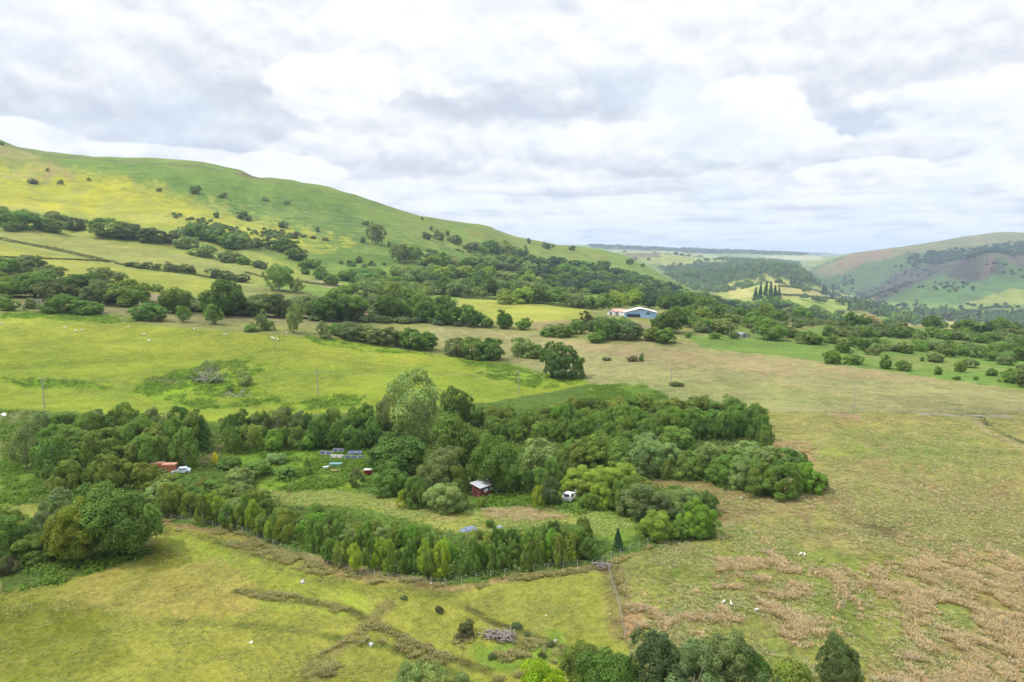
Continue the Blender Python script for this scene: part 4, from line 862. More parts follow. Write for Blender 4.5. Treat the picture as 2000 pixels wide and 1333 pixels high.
def tufts(name, label, cat, P0, blades, wid, hgt, C_, lean=.35):
    n = len(P0); Pb = np.repeat(P0, blades, 0); m = len(Pb); a_ = rng.random(m)*6.283
    sc_ = np.repeat(.6+.8*rng.random(n), blades)
    d = np.stack([np.cos(a_), np.sin(a_), np.zeros(m)], 1); t = np.stack([-d[:, 1], d[:, 0], np.zeros(m)], 1)
    h = (hgt*sc_*(.7+.5*rng.random(m)))[:, None]; w_ = (wid*sc_)[:, None]; up = np.array([0, 0, 1.0])
    b = Pb+d*(.22*hgt/.3)*rng.random((m, 1))-up*.05; l = lean*(.3+rng.random((m, 1)))
    l = l+.55; h = h*.8
    V_ = np.stack([b-t*w_, b+t*w_, b+t*w_*.6+up*h+d*h*l, b-t*w_*.6+up*h+d*h*l], 1).reshape(-1, 3)
    me = np_mesh(name, V_, np.arange(4*m).reshape(-1, 4), STUFFLEAF, False, np.repeat(np.repeat(C_, blades, 0), 4, 0)*(.85+.3*np.tile(np.array([.1, .1, .9, .9]), m))[:, None])
    o = obj(name, me); tag(o, label, cat, kind='stuff'); o.color = (1, 1, 1, 1); return o
def fronds(name, label, cat, P0, per, size, hgt, C_, spread=.8):
    n = len(P0); Pb = np.repeat(P0, per, 0); m = len(Pb); off = rng.normal(size=(m, 3))*np.array([spread, spread, 0])*.5
    sc_ = np.repeat(.55+.9*rng.random(n), per); Pb = Pb+off*sc_[:, None]; q = np.exp(-(off[:, 0]**2+off[:, 1]**2)/(spread**2))
    Pb[:, 2] += hgt*sc_*q*rng.random(m)**.6
    N_ = unit(rng.normal(size=(m, 3))*.5+np.array([0, 0, .9])+off*.6)
    V_, Q_ = quads(Pb, N_, size, .55, rng)
    o = obj(name, np_mesh(name, V_, Q_, STUFFLEAF, False, np.repeat(np.repeat(C_, per, 0)*(.8+.4*rng.random((m, 1))), 4, 0)))
    tag(o, label, cat, kind='stuff'); o.color = (1, 1, 1, 1); return o
noise_mask = ss(W3+.9*W1+.5*W5, -.25, .55)
m_ = np.zeros((NA, NR))
for p_ in rush: m_ = np.maximum(m_, np.maximum(region(p_, 20), .55*region(p_, 45)))
m_ = np.maximum(m_, .8*region([(1218, 1182), (1250, 1180), (1262, 1235), (1225, 1240)], 5))
m_ = np.maximum(m_, .5*region([(1510, 860), (1580, 868), (1600, 900), (1560, 900), (1510, 885)], 6))
m_ = np.maximum(m_, .35*region([(940, 995), (1090, 990), (1110, 1010), (1000, 1025), (950, 1015)], 6))
green_ = region([(1820, 1175), (1890, 1190), (1905, 1225), (1860, 1225), (1820, 1195)], 6)
clus = ss(fbm(WX, WY, 2.0, 3, 31)+.6*fbm(WX, WY, 11, 3, 32), -.25, .5)
m_ = m_*clus*(1-green_)
P0 = pts_in(m_+.02*region([(1400, 860), (1510, 815), (2000, 815), (2600, 815), (2600, 1400), (1250, 1400), (1215, 1150), (1290, 1060), (1410, 1010)], 5)*clus, 32000, .6)
tufts('rushes', 'straw-brown beds of rushes on the lower right moor', 'rushes', P0, 10, .035, .27, cvar(len(P0), (.40, .315, .185), .6, .08), .9)
moor = region([(1400, 860), (1510, 810), (2000, 812), (2700, 812), (2700, 1500), (1250, 1500), (1215, 1150), (1290, 1060), (1410, 1010)], 5)
P0 = pts_in(moor*ss(fbm(WX, WY, 4.5, 3, 33)+.6*fbm(WX, WY, 30, 2, 34), -.15, .4), 60000, 1.2)
cc = cvar(len(P0), (.38, .35, .18), .3, .06); gsel = rng.random(len(P0)) < .42; cc[gsel] = cvar(int(gsel.sum()), (.24, .28, .09), .4, .06)
tufts('moor_grass', 'rough straw and green tussocks all over the right moor', 'grass', P0, 8, .032, .20, cc, .8)
mead = region([(-700, 1180), (0, 1170), (190, 1118), (300, 1082), (320, 1030), (450, 1060), (600, 1120), (800, 1160), (900, 1160), (1180, 1128), (1225, 1240), (1240, 1500), (-700, 1700)], 4)
P0 = pts_in(mead*(.05+ss(fbm(WX, WY, 3, 4, 35)+.7*fbm(WX, WY, 22, 3, 36), -.05, .6)), 30000, 1.0)
cc = cvar(len(P0), (.32, .33, .11), .3, .05); gsel = rng.random(len(P0)) < .35; cc[gsel] = cvar(int(gsel.sum()), (.22, .24, .07), .4, .06)
tufts('meadow_grass', 'longer yellowish grass tufts on the front meadow', 'grass', P0, 7, .03, .10, cc, .9)
bk = np.zeros((NA, NR))
for p_, k_ in (([(310, 1010), (450, 1034), (600, 1098), (720, 1124), (890, 1146), (880, 1156), (700, 1140), (590, 1118), (430, 1058), (310, 1030)], 1.), ([(465, 1152), (600, 1170), (690, 1188), (740, 1216), (700, 1206), (600, 1182), (465, 1162)], .9),
               ([(735, 1215), (850, 1268), (960, 1306), (960, 1330), (820, 1290), (720, 1240)], .8), ([(890, 1240), (1100, 1250), (1130, 1300), (960, 1340), (880, 1300)], .35), ([(600, 1300), (690, 1240), (760, 1180), (775, 1190), (710, 1260), (640, 1333)], .6), ([(1190, 1105), (1225, 1240), (1245, 1240), (1205, 1105)], .6), ([(890, 1146), (1170, 1104), (1290, 1052), (1290, 1062), (1175, 1114), (890, 1158)], .8)):
    bk = np.maximum(bk, k_*region(p_, 4))
P0 = pts_in(bk*clus*ss(fbm(WX, WY, 2.2, 3, 37), -.35, .3), 9500, .7)
tufts('sedge', 'olive-brown sedge along the ditches and below the fence', 'sedge', P0, 9, .04, .22, cvar(len(P0), (.27, .25, .10), .6, .10), .7)
fr = np.zeros((NA, NR))
for p_, k_ in (([(440, 880), (640, 872), (740, 885), (760, 930), (720, 950), (560, 965), (500, 950), (440, 920)], 1.), ([(0, 905), (60, 905), (95, 955), (60, 985), (0, 985)], 1.), ([(0, 800), (60, 803), (50, 905), (0, 905)], .6), ([(900, 704), (980, 712), (1130, 745), (1150, 752), (1040, 760), (930, 730)], .5),
               ([(280, 745), (360, 720), (480, 700), (530, 722), (470, 745), (560, 790), (400, 800), (260, 770)], .5), ([(590, 655), (700, 668), (850, 694), (720, 690), (620, 672)], .5), ([(1150, 755), (1260, 752), (1300, 775), (1220, 790), (1140, 780)], 1.), ([(940, 960), (1090, 975), (1180, 985), (1230, 1020), (1100, 1000), (940, 985)], .6),
               ([(0, 1120), (100, 1108), (300, 1075), (300, 1085), (180, 1122), (60, 1150), (0, 1168)], 1.), ([(540, 790), (640, 775), (720, 770), (700, 790), (560, 810)], .5), ([(0, 742), (150, 742), (220, 760), (60, 760)], .4), ([(0, 604), (160, 612), (300, 622), (220, 632), (0, 620)], .5)):
    fr = np.maximum(fr, k_*region(p_, 6))
P0 = pts_in(fr*ss(W1+W7+.6*W5, -.4, .3), 15000, 1.0)
fronds('bracken', 'bright green bracken in patches round the clearing and sheep field', 'bracken', P0, 7, .20, .65, cvar(len(P0), (.125, .215, .025), .35, .07))
und = region([(60, 812), (430, 835), (760, 812), (960, 797), (1100, 800), (1260, 800), (1500, 806), (1508, 868), (1400, 985), (1395, 1045), (1240, 1060), (1165, 1096), (890, 1140), (560, 1068), (440, 1030), (300, 1010), (60, 990)], 4)
und *= 1-region([(440, 885), (640, 876), (740, 885), (760, 930), (930, 970), (1090, 968), (1180, 985), (1250, 1010), (1240, 1070), (1160, 1060), (1090, 1035), (900, 1055), (760, 1020), (560, 990), (430, 930)], 5)
und *= 1-region([(1235, 930), (1380, 945), (1480, 975), (1420, 1010), (1370, 985), (1330, 960), (1240, 950)], 5)
P0 = pts_in(und, 11500, .8)
fronds('undergrowth', 'dark green brambles and saplings under the trees of the holding', 'undergrowth', P0, 9, .22, 1.1, cvar(len(P0), (.12, .18, .035), .4, .08), 1.1)
clr = region([(500, 958), (600, 960), (760, 968), (900, 1000), (1010, 985), (1180, 995), (1240, 1030), (1180, 1050), (1090, 1030), (900, 1050), (760, 1010), (640, 990), (540, 985)], 5)
P0 = pts_in(clr*ss(fbm(WX, WY, 4, 3, 38), -.4, .3), 5000, .8)
tufts('clearing_grass', 'tall pale grass in the clearing by the red cabin', 'grass', P0, 8, .035, .24, cvar(len(P0), (.30, .36, .11), .4, .10), .6)
# far woods, one mass each
def wood_mass(name, label, poly, n, wid, hgt, rgb, rmin, conifer=False, leaves=110, lsz=.10, edge=.4, dens=None):
    mk = region(poly, 3, rmin)*(rad > rmin)[None, :]
    if dens is not None: mk = mk*dens
    P0 = pts_in(mk, n, 0.0); k = leaves
    sc_ = (.75+.5*rng.random(n)); d = unit(rng.normal(size=(n*k, 3))); d[:, 2] = np.abs(d[:, 2]) if not conifer else d[:, 2]
    if conifer:
        t = rng.random(n*k)**.8; L = np.stack([d[:, 0]*(1-t)*wid*.5, d[:, 1]*(1-t)*wid*.5, t*hgt], 1)
        N_ = unit(d*np.array([1, 1, .2])+np.array([0, 0, .5]))
    else:
        ph = np.repeat(rng.random(n)*6, k); bmp = 1+.15*np.sin(d[:, 0]*6+ph)*np.sin(d[:, 1]*6+ph*2)
        L = d*bmp[:, None]*np.array([wid*.55, wid*.55, hgt*.62])+np.array([0, 0, hgt*.38]); N_ = unit(d+rng.normal(size=d.shape)*.35)
    Pp = np.repeat(P0, k, 0)+L*np.repeat(sc_, k)[:, None]
    V_, Q_ = quads(Pp, N_, wid*lsz*1.6, .7, rng)
    cc = np.repeat(cvar(n, rgb, .45, .07), k, 0)*(.85+.3*rng.random((n*k, 1)))
    o = obj(name, np_mesh(name, V_, Q_, LEAF, False, np.repeat(cc, 4, 0))); o.color = (1, 1, 1, 1)
    tag(o, label, 'wood', kind='stuff'); return o
wood_mass('far_wood', 'dark broadleaf wood covering the rounded knoll in the valley', [(1290, 525), (1340, 516), (1400, 508), (1500, 506), (1560, 516), (1605, 558), (1560, 575), (1500, 560), (1430, 590), (1330, 572)], 1300, 15, 14, (.12, .19, .05), 1900)
wood_mass('spur_wood', 'continuous dark undergrowth and crowns of the hillside oak wood', [(975, 512), (1080, 518), (1190, 536), (1280, 556), (1400, 588), (1480, 605), (1300, 596), (1100, 568), (1010, 535)], 360, 11, 6, (.05, .085, .035), 700)
wood_mass('mixed_wood', 'loose mid-green trees filling the slope left of the dark wood', [(690, 540), (820, 520), (1000, 505), (1060, 540), (1150, 575), (1000, 582), (830, 580), (700, 572)], 300, 9, 6, (.15, .22, .05), 450, dens=noise_mask)
wood_mass('plantation', 'dark blue-green plantation high on the far right hill', [(1765, 510), (1800, 496), (1900, 488), (1960, 477), (2060, 470), (2060, 508), (1940, 494), (1880, 508), (1830, 518), (1785, 522)], 1500, 13, 10, (.055, .09, .065), 2500, False, 50, .14)
wood_mass('sparse_plantation', 'thin scattered trees on the far hill left of the plantation', [(1620, 590), (1700, 555), (1800, 530), (1860, 520), (1800, 545), (1740, 580), (1680, 600)], 200, 9, 7, (.08, .11, .08), 2200, False, 40, .16)
wood_mass('valley_conifers', 'dark conifers massed along the valley floor, far right', [(1640, 596), (1760, 600), (2100, 610), (2100, 640), (1900, 636), (1760, 622), (1640, 612)], 70, 12, 17, (.06, .11, .06), 1350, True, 40, .13)
wood_mass('valley_broadleaves', 'rounded green trees on the valley floor, far right', [(1560, 585), (1640, 590), (1760, 606), (2100, 616), (2100, 640), (1900, 640), (1780, 636)], 430, 14, 11, (.10, .165, .065), 1300, False, 120)
wood_mass('far_hedges', 'dark hedges and copses dotted over distant fields', [(1160, 492), (1450, 500), (1520, 508), (1400, 514), (1250, 514)], 150, 18, 14, (.05, .085, .04), 2200, False, 60, dens=ss(fbm(WX, WY, 260, 2, 41), .1, .3))
wood_mass('ridge_wood', 'bluish forest along the farthest ridge', [(1150, 480), (1400, 489), (1600, 497), (1600, 500), (1400, 496), (1150, 485)], 700, 40, 13, (.07, .11, .07), 5500, False, 26, .16, dens=ss(fbm(WX, WY, 900, 2, 42), -.3, .1))
wood_mass('hill_scrub', 'scattered dark scrub and small trees on the far right hillside', [(1600, 590), (1640, 545), (1760, 520), (1850, 505), (2000, 510), (2100, 600), (1800, 612), (1660, 605)], 420, 9, 7, (.06, .09, .05), 2000, False, 40, .18, dens=ss(fbm(WX, WY, 160, 3, 43), -.1, .4))
wood_mass('slope_scrub', 'small thorn scrub dotted over the left hillside', [(330, 420), (640, 470), (760, 500), (960, 480), (1000, 500), (760, 530), (560, 500), (380, 450)], 420, 4.0, 2.6, (.12, .18, .06), 600, False, 60, .16, dens=ss(fbm(WX, WY, 60, 3, 44), .0, .4))
wood_mass('mid_scrub', 'low brambles and scrub filling gaps between mid-distance trees', [(0, 560), (300, 590), (620, 600), (950, 620), (950, 638), (620, 628), (300, 604), (0, 596)], 420, 5, 2.6, (.12, .17, .06), 300, False, 90, .12, dens=ss(fbm(WX, WY, 30, 3, 45), -.15, .3))
wood_mass('moor_scrub', 'dense low scrub covering the slope at the far right', [(1520, 618), (1700, 636), (2010, 650), (2010, 735), (1850, 715), (1640, 690), (1540, 668), (1420, 645)], 400, 6, 3.2, (.125, .175, .055), 250, False, 110, .11, dens=ss(fbm(WX, WY, 34, 3, 46)+.3*W1, -.1, .3))
wood_mass('barn_scrub', 'undergrowth around the trees beside the blue barn', [(1050, 640), (1300, 655), (1420, 655), (1600, 660), (1560, 612), (1330, 600), (1290, 622), (1150, 628)], 320, 7, 4, (.12, .17, .055), 300, False, 110, .11, dens=ss(fbm(WX, WY, 34, 3, 47), -.05, .3)*(1-region([(1180, 600), (1290, 600), (1290, 640), (1180, 640)], 3)))
# conifers one can tell apart
clump(I('spruce', '1474 592 17 30 spruce;1484 594 19 38 spruce;1494 590 18 40 spruce;1504 596 20 44 spruce;1514 594 18 36 spruce;1522 590 15 28 spruce;1480 601 20 26 grey;1498 603 21 26 spruce;1516 602 20 22 grey'), 'in the group on the sunlit far field', 'conifer', rmin=1200)
clump(I('spruce', '1546 558 11 16 spruce;1553 560 12 18 spruce;1561 563 11 17 spruce;1606 576 12 20 spruce;1613 578 13 20 spruce;1625 584 11 12 spruce'), 'at the far wood edge', 'conifer', rmin=1200)
clump(I('oak', '1570 571 6 7 oak;1508 606 14 10 grey;1580 618 22 14 mid;1610 618 26 16 grey;1595 610 20 14 mid;1640 616 18 12 grey;1768 634 30 30 mid;1752 630 22 22 pale'), 'on the lower far field', 'tree', rmin=900)
plant('oak', 1857, 626, 16, 13, 'purple', 'purple-leaved tree beside the far valley houses', rmin=1200)

# ------------------------------------------------------------------ hedges as single things
def hedge(name, pts, wid, hgt, rgb, label, per=26, lsz=.35, rmin=200):
    q = [at(x, y, rmin) for x, y in dense(pts, False, 10)]; Pp, Nn = [], []
    for a_, b_ in zip(q, q[1:]):
        L = (b_-a_).length; n = max(4, int(L*per)); t = rng.random(n)[:, None]
        base = np.array(a_)*(1-t)+np.array(b_)*t; ang = rng.random(n)*math.pi
        dr = unit(np.array([-(b_-a_).y, (b_-a_).x, 0])); k_ = .7+.5*vnoise(base[:, 0]*.25, base[:, 1]*.25)
        Pp.append(base+dr*np.cos(ang)[:, None]*wid*.5+np.stack([0*k_, 0*k_, np.sin(ang)*hgt*k_], 1)); Nn.append(unit(dr*np.cos(ang)[:, None]+np.array([0, 0, 1])*np.sin(ang)[:, None]+rng.normal(size=(n, 3))*.4))
    Pp = np.concatenate(Pp); Nn = np.concatenate(Nn); V_, Q_ = quads(Pp, Nn, lsz, .7, rng)
    o = obj(name, np_mesh(name, V_, Q_, LEAF, False, np.repeat(cvar(len(Pp), rgb, .4, .06), 4, 0))); o.color = (1, 1, 1, 1)
    tag(o, label, 'hedge'); return o
HG = (.075, .105, .03)
hedge('hedge', [(-60, 458), (0, 469), (60, 480), (130, 494), (215, 514)], 2.2, 2.6, HG, 'long dark clipped hedge slanting down between the left hillside fields')
hedge('hedge', [(-60, 500), (60, 506), (140, 508), (225, 512)], 1.2, 1.2, HG, 'thin low hedge between the two lowest left hillside pastures')
hedge('hedge', [(225, 516), (300, 529), (380, 538), (420, 545)], 1.4, 1.5, HG, 'low hedge running under the two short hedges, left fields')
hedge('hedge', [(478, 534), (540, 548), (620, 556), (700, 566)], 1.6, 1.8, HG, 'low hedge from the airy tree towards the dark row')
hedge('hedge', [(900, 583), (960, 586), (1040, 592), (1130, 603)], 1.8, 2.0, HG, 'straight low hedge along the top of the yellow field')
hedge('hedge', [(1505, 577), (1560, 579), (1640, 586)], 5, 4, HG, 'hedge line crossing the sunlit far field', 3, 1.6, 1200)
hedge('hedge', [(1520, 560), (1580, 566), (1640, 580)], 4, 4, HG, 'upper hedge line on the sunlit far field', 3, 1.6, 1200)

# ------------------------------------------------------------------ dead trees, branch pile, stones
def dead_mesh(name, seed, spread=.9, n0=5, up=.8, mat=None):
    rs = np.random.default_rng(seed); parts = []
    def br(p, d, L, r, lv):
        q = p+d*L*.5+rs.normal(size=3)*L*.07; e = q+unit(d+rs.normal(size=3)*.25)*L*.5
        parts.append(tube([p, q, e], [r, r*.75, r*.45], 5))
        if lv:
            for i in range(3): br(q+(e-q)*rs.random(), unit(d+rs.normal(size=3)*.6+np.array([0, 0, .2*up])), L*(.5+.2*rs.random()), r*.5, lv-1)
    for i in range(n0):
        a_ = i*6.28/n0+rs.random(); br(np.array([0, 0, -.05]), unit(np.array([math.cos(a_)*spread, math.sin(a_)*spread, up])), .55, .035, 3)
    V_, Q_ = join(parts); return np_mesh(name, V_, Q_, mat or PALEBARK, True)
dm = [dead_mesh('dead_branches', 3), dead_mesh('dead_branches', 8, 1.2, 4, .5), dead_mesh('dead_branches', 12, .5, 4, 1.2)]
def dead(px, py, h, k, label, sx=1.0):
    p = at(px, py); s_ = h*p.y/F; e = empty('dead_tree', p, float(rng.random()*6)); e.scale = (s_*sx, s_*sx, s_)
    obj('branches', dm[k], e); tag(e, label, 'tree'); return e
dead(407, 748, 48, 0, 'pale bare tree in the bracken patch of the sheep field'); dead(462, 774, 26, 1, 'white fallen forked tree in the sheep field', 1.3)
dead(79, 605, 26, 2, 'white dead tree by the upper left rim of the sheep field'); dead(92, 1116, 14, 1, 'pale dead branch on the shaded meadow edge, lower left', 1.8)
clump(I('shrub', '385 744 30 12 mid;424 746 30 16 pale;478 752 34 34 pale;446 764 24 10 mid;372 738 22 10 mid'), 'in the bracken patch of the sheep field', 'thorn bush')
plant('ash', 410, 736, 34, 36, 'pale', 'thin grey tree behind the pale bare tree, sheep field')
GREYW = plain('weathered_wood', (.22, .19, .165), .9, .5, 5)
def pile(px, py, w_, label, n=60, seed=4):
    rs = np.random.default_rng(seed); p = at(px, py); W_ = w_*p.y/F; parts = []
    for i in range(n):
        c = np.array([(rs.random()-.5)*W_*.8, rs.normal()*W_*.14, .12+.5*rs.random()*(1-rs.random()*.4)]); a_ = rs.normal()*.7; d = np.array([math.cos(a_), math.sin(a_), rs.normal()*.22])*W_*(.08+.16*rs.random())
        r = .03+.05*rs.random(); parts.append(tube([c-d, c+d*.2+rs.normal(size=3)*.06, c+d], [r, r*.8, r*.3], 5))
    V_, Q_ = join(parts); o = obj('branch_pile', np_mesh('branch_pile', V_, Q_, GREYW, True), loc=p); tag(o, label, 'brushwood'); o.rotation_euler = (0, 0, -.35); return o
pile(976, 1246, 70, 'pile of grey dead branches on the front meadow', 130, 4); pile(1178, 1108, 42, 'heap of grey brushwood at the fence corner', 70, 5)
pile(1290, 1057, 20, 'small grey heap beside the fence right of the spruce', 22, 6)
STONE = plain('pale_stone', (.62, .60, .56), .9, .4, 2.5); GSTONE = plain('grey_stone', (.36, .36, .35), .95, .5, 2)
def stone(px, py, w_, mat, label, seed):
    rs = np.random.default_rng(seed); p = at(px, py); s_ = w_*p.y/F*.5
    n, m = 7, 10; V_ = []; 
    for i in range(n+1):
        th = math.pi*i/n
        for j in range(m):
            a_ = 6.2832*j/m; r = 1+.18*math.sin(3*a_+seed)+.12*rs.normal()*(0 < i < n); V_.append((r*math.sin(th)*math.cos(a_), r*math.sin(th)*math.sin(a_)*.7, .5*math.cos(th)+.2))
    Q_ = [(i*m+j, i*m+(j+1) % m, (i+1)*m+(j+1) % m, (i+1)*m+j) for i in range(n) for j in range(m)]
    o = obj('boulder', np_mesh('boulder', np.array(V_)*s_, np.array(Q_)[:, ::-1], mat, False), loc=p); o.rotation_euler = (0, 0, float(rs.random()*6)); tag(o, label, 'stone')
stone(491, 1256, 9, STONE, 'white stone in the middle of the front meadow', 1); stone(591, 1138, 13, GSTONE, 'flat grey boulder under the bank in the front meadow', 2); stone(725, 1260, 13, GSTONE, 'grey boulder beside the ditches of the front meadow', 3)
stone(1066, 1203, 5, STONE, 'small white stone right of the branch pile, front meadow', 4); stone(1130, 1117, 5, STONE, 'small white stone below the fence left of the brushwood', 5); stone(1191, 1199, 4, STONE, 'tiny white stone beside the straight fence', 6)
stone(8, 812, 15, STONE, 'pale rubble at the left edge below the sheep field', 7); stone(493, 954, 9, STONE, 'pale slab at the left end of the bracken clearing', 8); stone(1085, 1252, 8, GSTONE, 'grey stone in front of the bottom grove', 9); stone(842, 1140, 5, STONE, 'white stone just below the fence bend', 10)

# ------------------------------------------------------------------ sheep
def skin(name, verts, edges, radii, mat, sub=1):
    me = bpy.data.meshes.new(name+'_rig'); me.from_pydata(verts, edges, []); o = bpy.data.objects.new(name+'_rig', me); col.objects.link(o)
    sk = o.modifiers.new('s', 'SKIN'); o.modifiers.new('u', 'SUBSURF').levels = sub
    for i, r in enumerate(radii): me.skin_vertices[0].data[i].radius = (r if isinstance(r, tuple) else (r, r))
    me.skin_vertices[0].data[0].use_root = True
    dg = bpy.context.evaluated_depsgraph_get(); out = bpy.data.meshes.new_from_object(o.evaluated_get(dg)); out.name = name
    bpy.data.objects.remove(o); bpy.data.meshes.remove(me); out.materials.clear(); out.materials.append(mat)
    for p in out.polygons: p.use_smooth = True
    return out

WOOL = plain('wool', (.66, .63, .55), .95, .25, 8)
def sheep_mesh(graze):
    hd = [(.62, 0, .62), (.80, 0, .34), (.92, 0, .16)] if graze else [(.62, 0, .78), (.74, 0, .95), (.92, 0, .90)]
    v = [(0, 0, .62), (-.35, 0, .63), (-.5, 0, .60), (.32, 0, .63), (.48, 0, .64)]+hd
    e = [(0, 1), (1, 2), (0, 3), (3, 4), (4, 5), (5, 6), (6, 7)]; r = [.27, .25, .14, .26, .19, .13, .10, .055]
    for x, k in ((.34, 3), (-.36, 1)):
        for y in (-.13, .13):
            n = len(v); v += [(x, y, .42), (x+.02, y, .22), (x, y, .0)]; e += [(k, n), (n, n+1), (n+1, n+2)]; r += [.09, .045, .04]
    return v, e, r
def safe_skin(name, v, e, r, mat):
    me = bpy.data.meshes.new(name+'_rig'); me.from_pydata(v, e, []); o = bpy.data.objects.new(name+'_rig', me); col.objects.link(o)
    o.modifiers.new('s', 'SKIN'); o.modifiers.new('u', 'SUBSURF').levels = 1
    if not me.skin_vertices:
        me.attributes.new('skin_dummy', 'FLOAT', 'POINT')
        with bpy.context.temp_override(object=o, active_object=o, selected_objects=[o]): bpy.ops.mesh.customdata_skin_add()
    for i, q in enumerate(r): me.skin_vertices[0].data[i].radius = (q, q)
    me.skin_vertices[0].data[0].use_root = True
    dg = bpy.context.evaluated_depsgraph_get(); out = bpy.data.meshes.new_from_object(o.evaluated_get(dg)); out.name = name
    bpy.data.objects.remove(o); bpy.data.meshes.remove(me); out.materials.clear(); out.materials.append(mat)
    for p in out.polygons: p.use_smooth = True
    return out
SH = [safe_skin('sheep', *sheep_mesh(True), WOOL), safe_skin('sheep', *sheep_mesh(False), WOOL)]
def flock(spots, where, rmin=30):
    spots = sorted(spots); n = len(spots)
    for i, (x, y) in enumerate(spots):
        p = at(x, y, rmin); o = obj('sheep', SH[i % 3 == 1], loc=p); o.rotation_euler = (0, 0, float(rng.random()*6.28)); o.scale = ((.48 if p.y < 130 else 1.0),)*3
        lab = 'white sheep, %s %s %s' % ('leftmost' if i == 0 else 'rightmost' if i == n-1 else ORD[i]+' from left' if i < (n+1)//2 else ORD[n-1-i]+' from right', '', where)
        tag(o, ' '.join(lab.split()), 'sheep', 'sheep '+where)
flock([(5, 634), (127, 643), (148, 649), (161, 647), (251, 641), (281, 656), (292, 668), (380, 645), (439, 656), (531, 662), (536, 664), (542, 666), (560, 653)], 'in the big sheep field')
flock([(3, 474), (47, 496), (75, 509), (110, 513), (145, 524), (153, 529), (183, 517), (140, 520), (60, 500), (20, 492)], 'on the lower left hillside pasture')
flock([(241, 500), (278, 497), (314, 499), (334, 501), (344, 500), (401, 518), (409, 516)], 'on the middle hillside pasture')
flock([(1414, 1179), (1428, 1183), (1477, 1195)], 'by the rushes above the bottom grove'); flock([(1564, 1085), (1571, 1087)], 'on the lower moor'); flock([(1447, 976), (1397, 992)], 'between the two willow thickets')

# ------------------------------------------------------------------ poles, fences
WOOD = plain('pole_wood', (.34, .30, .25), .85, .4, 3); PWOOD = plain('post_wood', (.42, .38, .33), .9, .4, 6); WIRE = plain('wire', (.30, .30, .31), .5, .1, 3, .6); CERAM = plain('insulator', (.45, .45, .46), .4, .1, 4)
def bxv(cx, cy, cz, sx_, sy_, sz_):
    v = np.array([(x, y, z) for x in (-.5, .5) for y in (-.5, .5) for z in (-.5, .5)])*np.array([sx_, sy_, sz_])+np.array([cx, cy, cz])
    return v, np.array([(0, 1, 3, 2), (4, 6, 7, 5), (0, 4, 5, 1), (2, 3, 7, 6), (0, 2, 6, 4), (1, 5, 7, 3)])
def part(name, shapes, mat, parent, smooth=False):
    V_, Q_ = join(shapes); return obj(name, np_mesh(name, V_, Q_, mat, smooth), parent)
poles = [(87, 799, 62, 'wooden electricity pole at the left end of the sheep field'), (621, 775, 50, 'pale electricity pole in the middle of the sheep field'), (1013, 769, 46, 'pale electricity pole at the right tip of the sheep field'), (1311, 748, 47, 'slender electricity pole on the open moor right of the lone oak'), (1667, 801, 45, 'slender electricity pole on the moor above the right boundary fence')]
tops = []
for x, y, h, lab in poles:
    p = at(x, y); hh = h*p.y/F; e = empty('electricity_pole', p); tag(e, lab, 'pole', 'electricity poles crossing the fields')
    part('pole', [tube([(0, 0, -.3), (0, 0, hh*.5), (0, 0, hh)], [.17, .14, .11], 8)], WOOD, e, True); part('crossarm', [bxv(0, .14, hh-.25, 1.7, .12, .14)], WOOD, e)
    for k in (-.7, 0, .7): part('insulator', [tube([(k, .14, hh-.18), (k, .14, hh-.05), (k, .14, hh+.06)], [.05, .07, .03], 6)], CERAM, e, True)
    tops.append(np.array([p.x, p.y, p.z+hh]))
wires = []
for a_, b_ in zip(tops, tops[1:]):
    for k in (-.7, .7):
        wires.append(tube([a_+(b_-a_)*t+np.array([k, .14, .06-4*1.6*t*(1-t)]) for t in np.linspace(0, 1, 13)], [.012]*13, 4))
tag(part('power_line', wires, WIRE, None, True), 'thin overhead wires strung between the electricity poles', 'power line')
def fence(pts, label, step, h=1.15, r=.055, maxn=98, wires_=3, brace=None):
    q = [at(x, y) for x, y in dense(pts, False, 12)]; e = empty('wire_fence', q[0]); tag(e, label, 'fence')
    L = [0]
    for a_, b_ in zip(q, q[1:]): L.append(L[-1]+(b_-a_).length)
    n = min(maxn, int(L[-1]/step)+1); ps = []
    pm = np_mesh('fence_post', *join([tube([(0, 0, -.2), (0, 0, h)], [r, r*.9], 6)]), PWOOD, True)
    for i in range(n):
        s = L[-1]*i/(n-1); k = max(j for j in range(len(L)-1) if L[j] <= s+1e-6); t = (s-L[k])/(L[k+1]-L[k]+1e-9); p = q[k].lerp(q[k+1], min(t, 1)); p.z = zat(p.x, p.y); ps.append(p-q[0])
        o = obj('fence_post', pm, e, p-q[0]); o.rotation_euler = (float(rng.normal()*.05), float(rng.normal()*.05), 0); o.scale = (1, 1, .85+.3*rng.random())
    ws = []
    for hh in np.linspace(.35, h-.1, wires_): ws.append(tube([np.array(p)+np.array([0, 0, hh]) for p in ps], [.008]*n, 4))
    part('wire', ws, WIRE, e, True); return e
fence([(315, 1013), (400, 1026), (480, 1042), (560, 1078), (640, 1106), (720, 1126), (800, 1138), (870, 1146)], 'curved post and wire fence below the left and middle tree belt', 2.0, 1.0, .04)
fence([(872, 1146), (960, 1128), (1040, 1116), (1100, 1110), (1165, 1106), (1230, 1076), (1290, 1055), (1380, 1050)], 'post and wire fence from the bend past the spruce', 2.0, 1.0, .04)
fence([(1187, 1108), (1196, 1140), (1204, 1168), (1212, 1205), (1220, 1245)], 'short pale straight fence running down towards the bottom grove', 1.7, 1.1, .045)
fence([(1510, 803), (1600, 802), (1700, 803), (1850, 806), (2060, 806)], 'distant boundary fence crossing the moor at right', 3.4, 1.2, .07)
fence([(430, 828), (560, 822), (700, 806), (760, 802)], 'fence between the sheep field and the dark belt', 2.5)

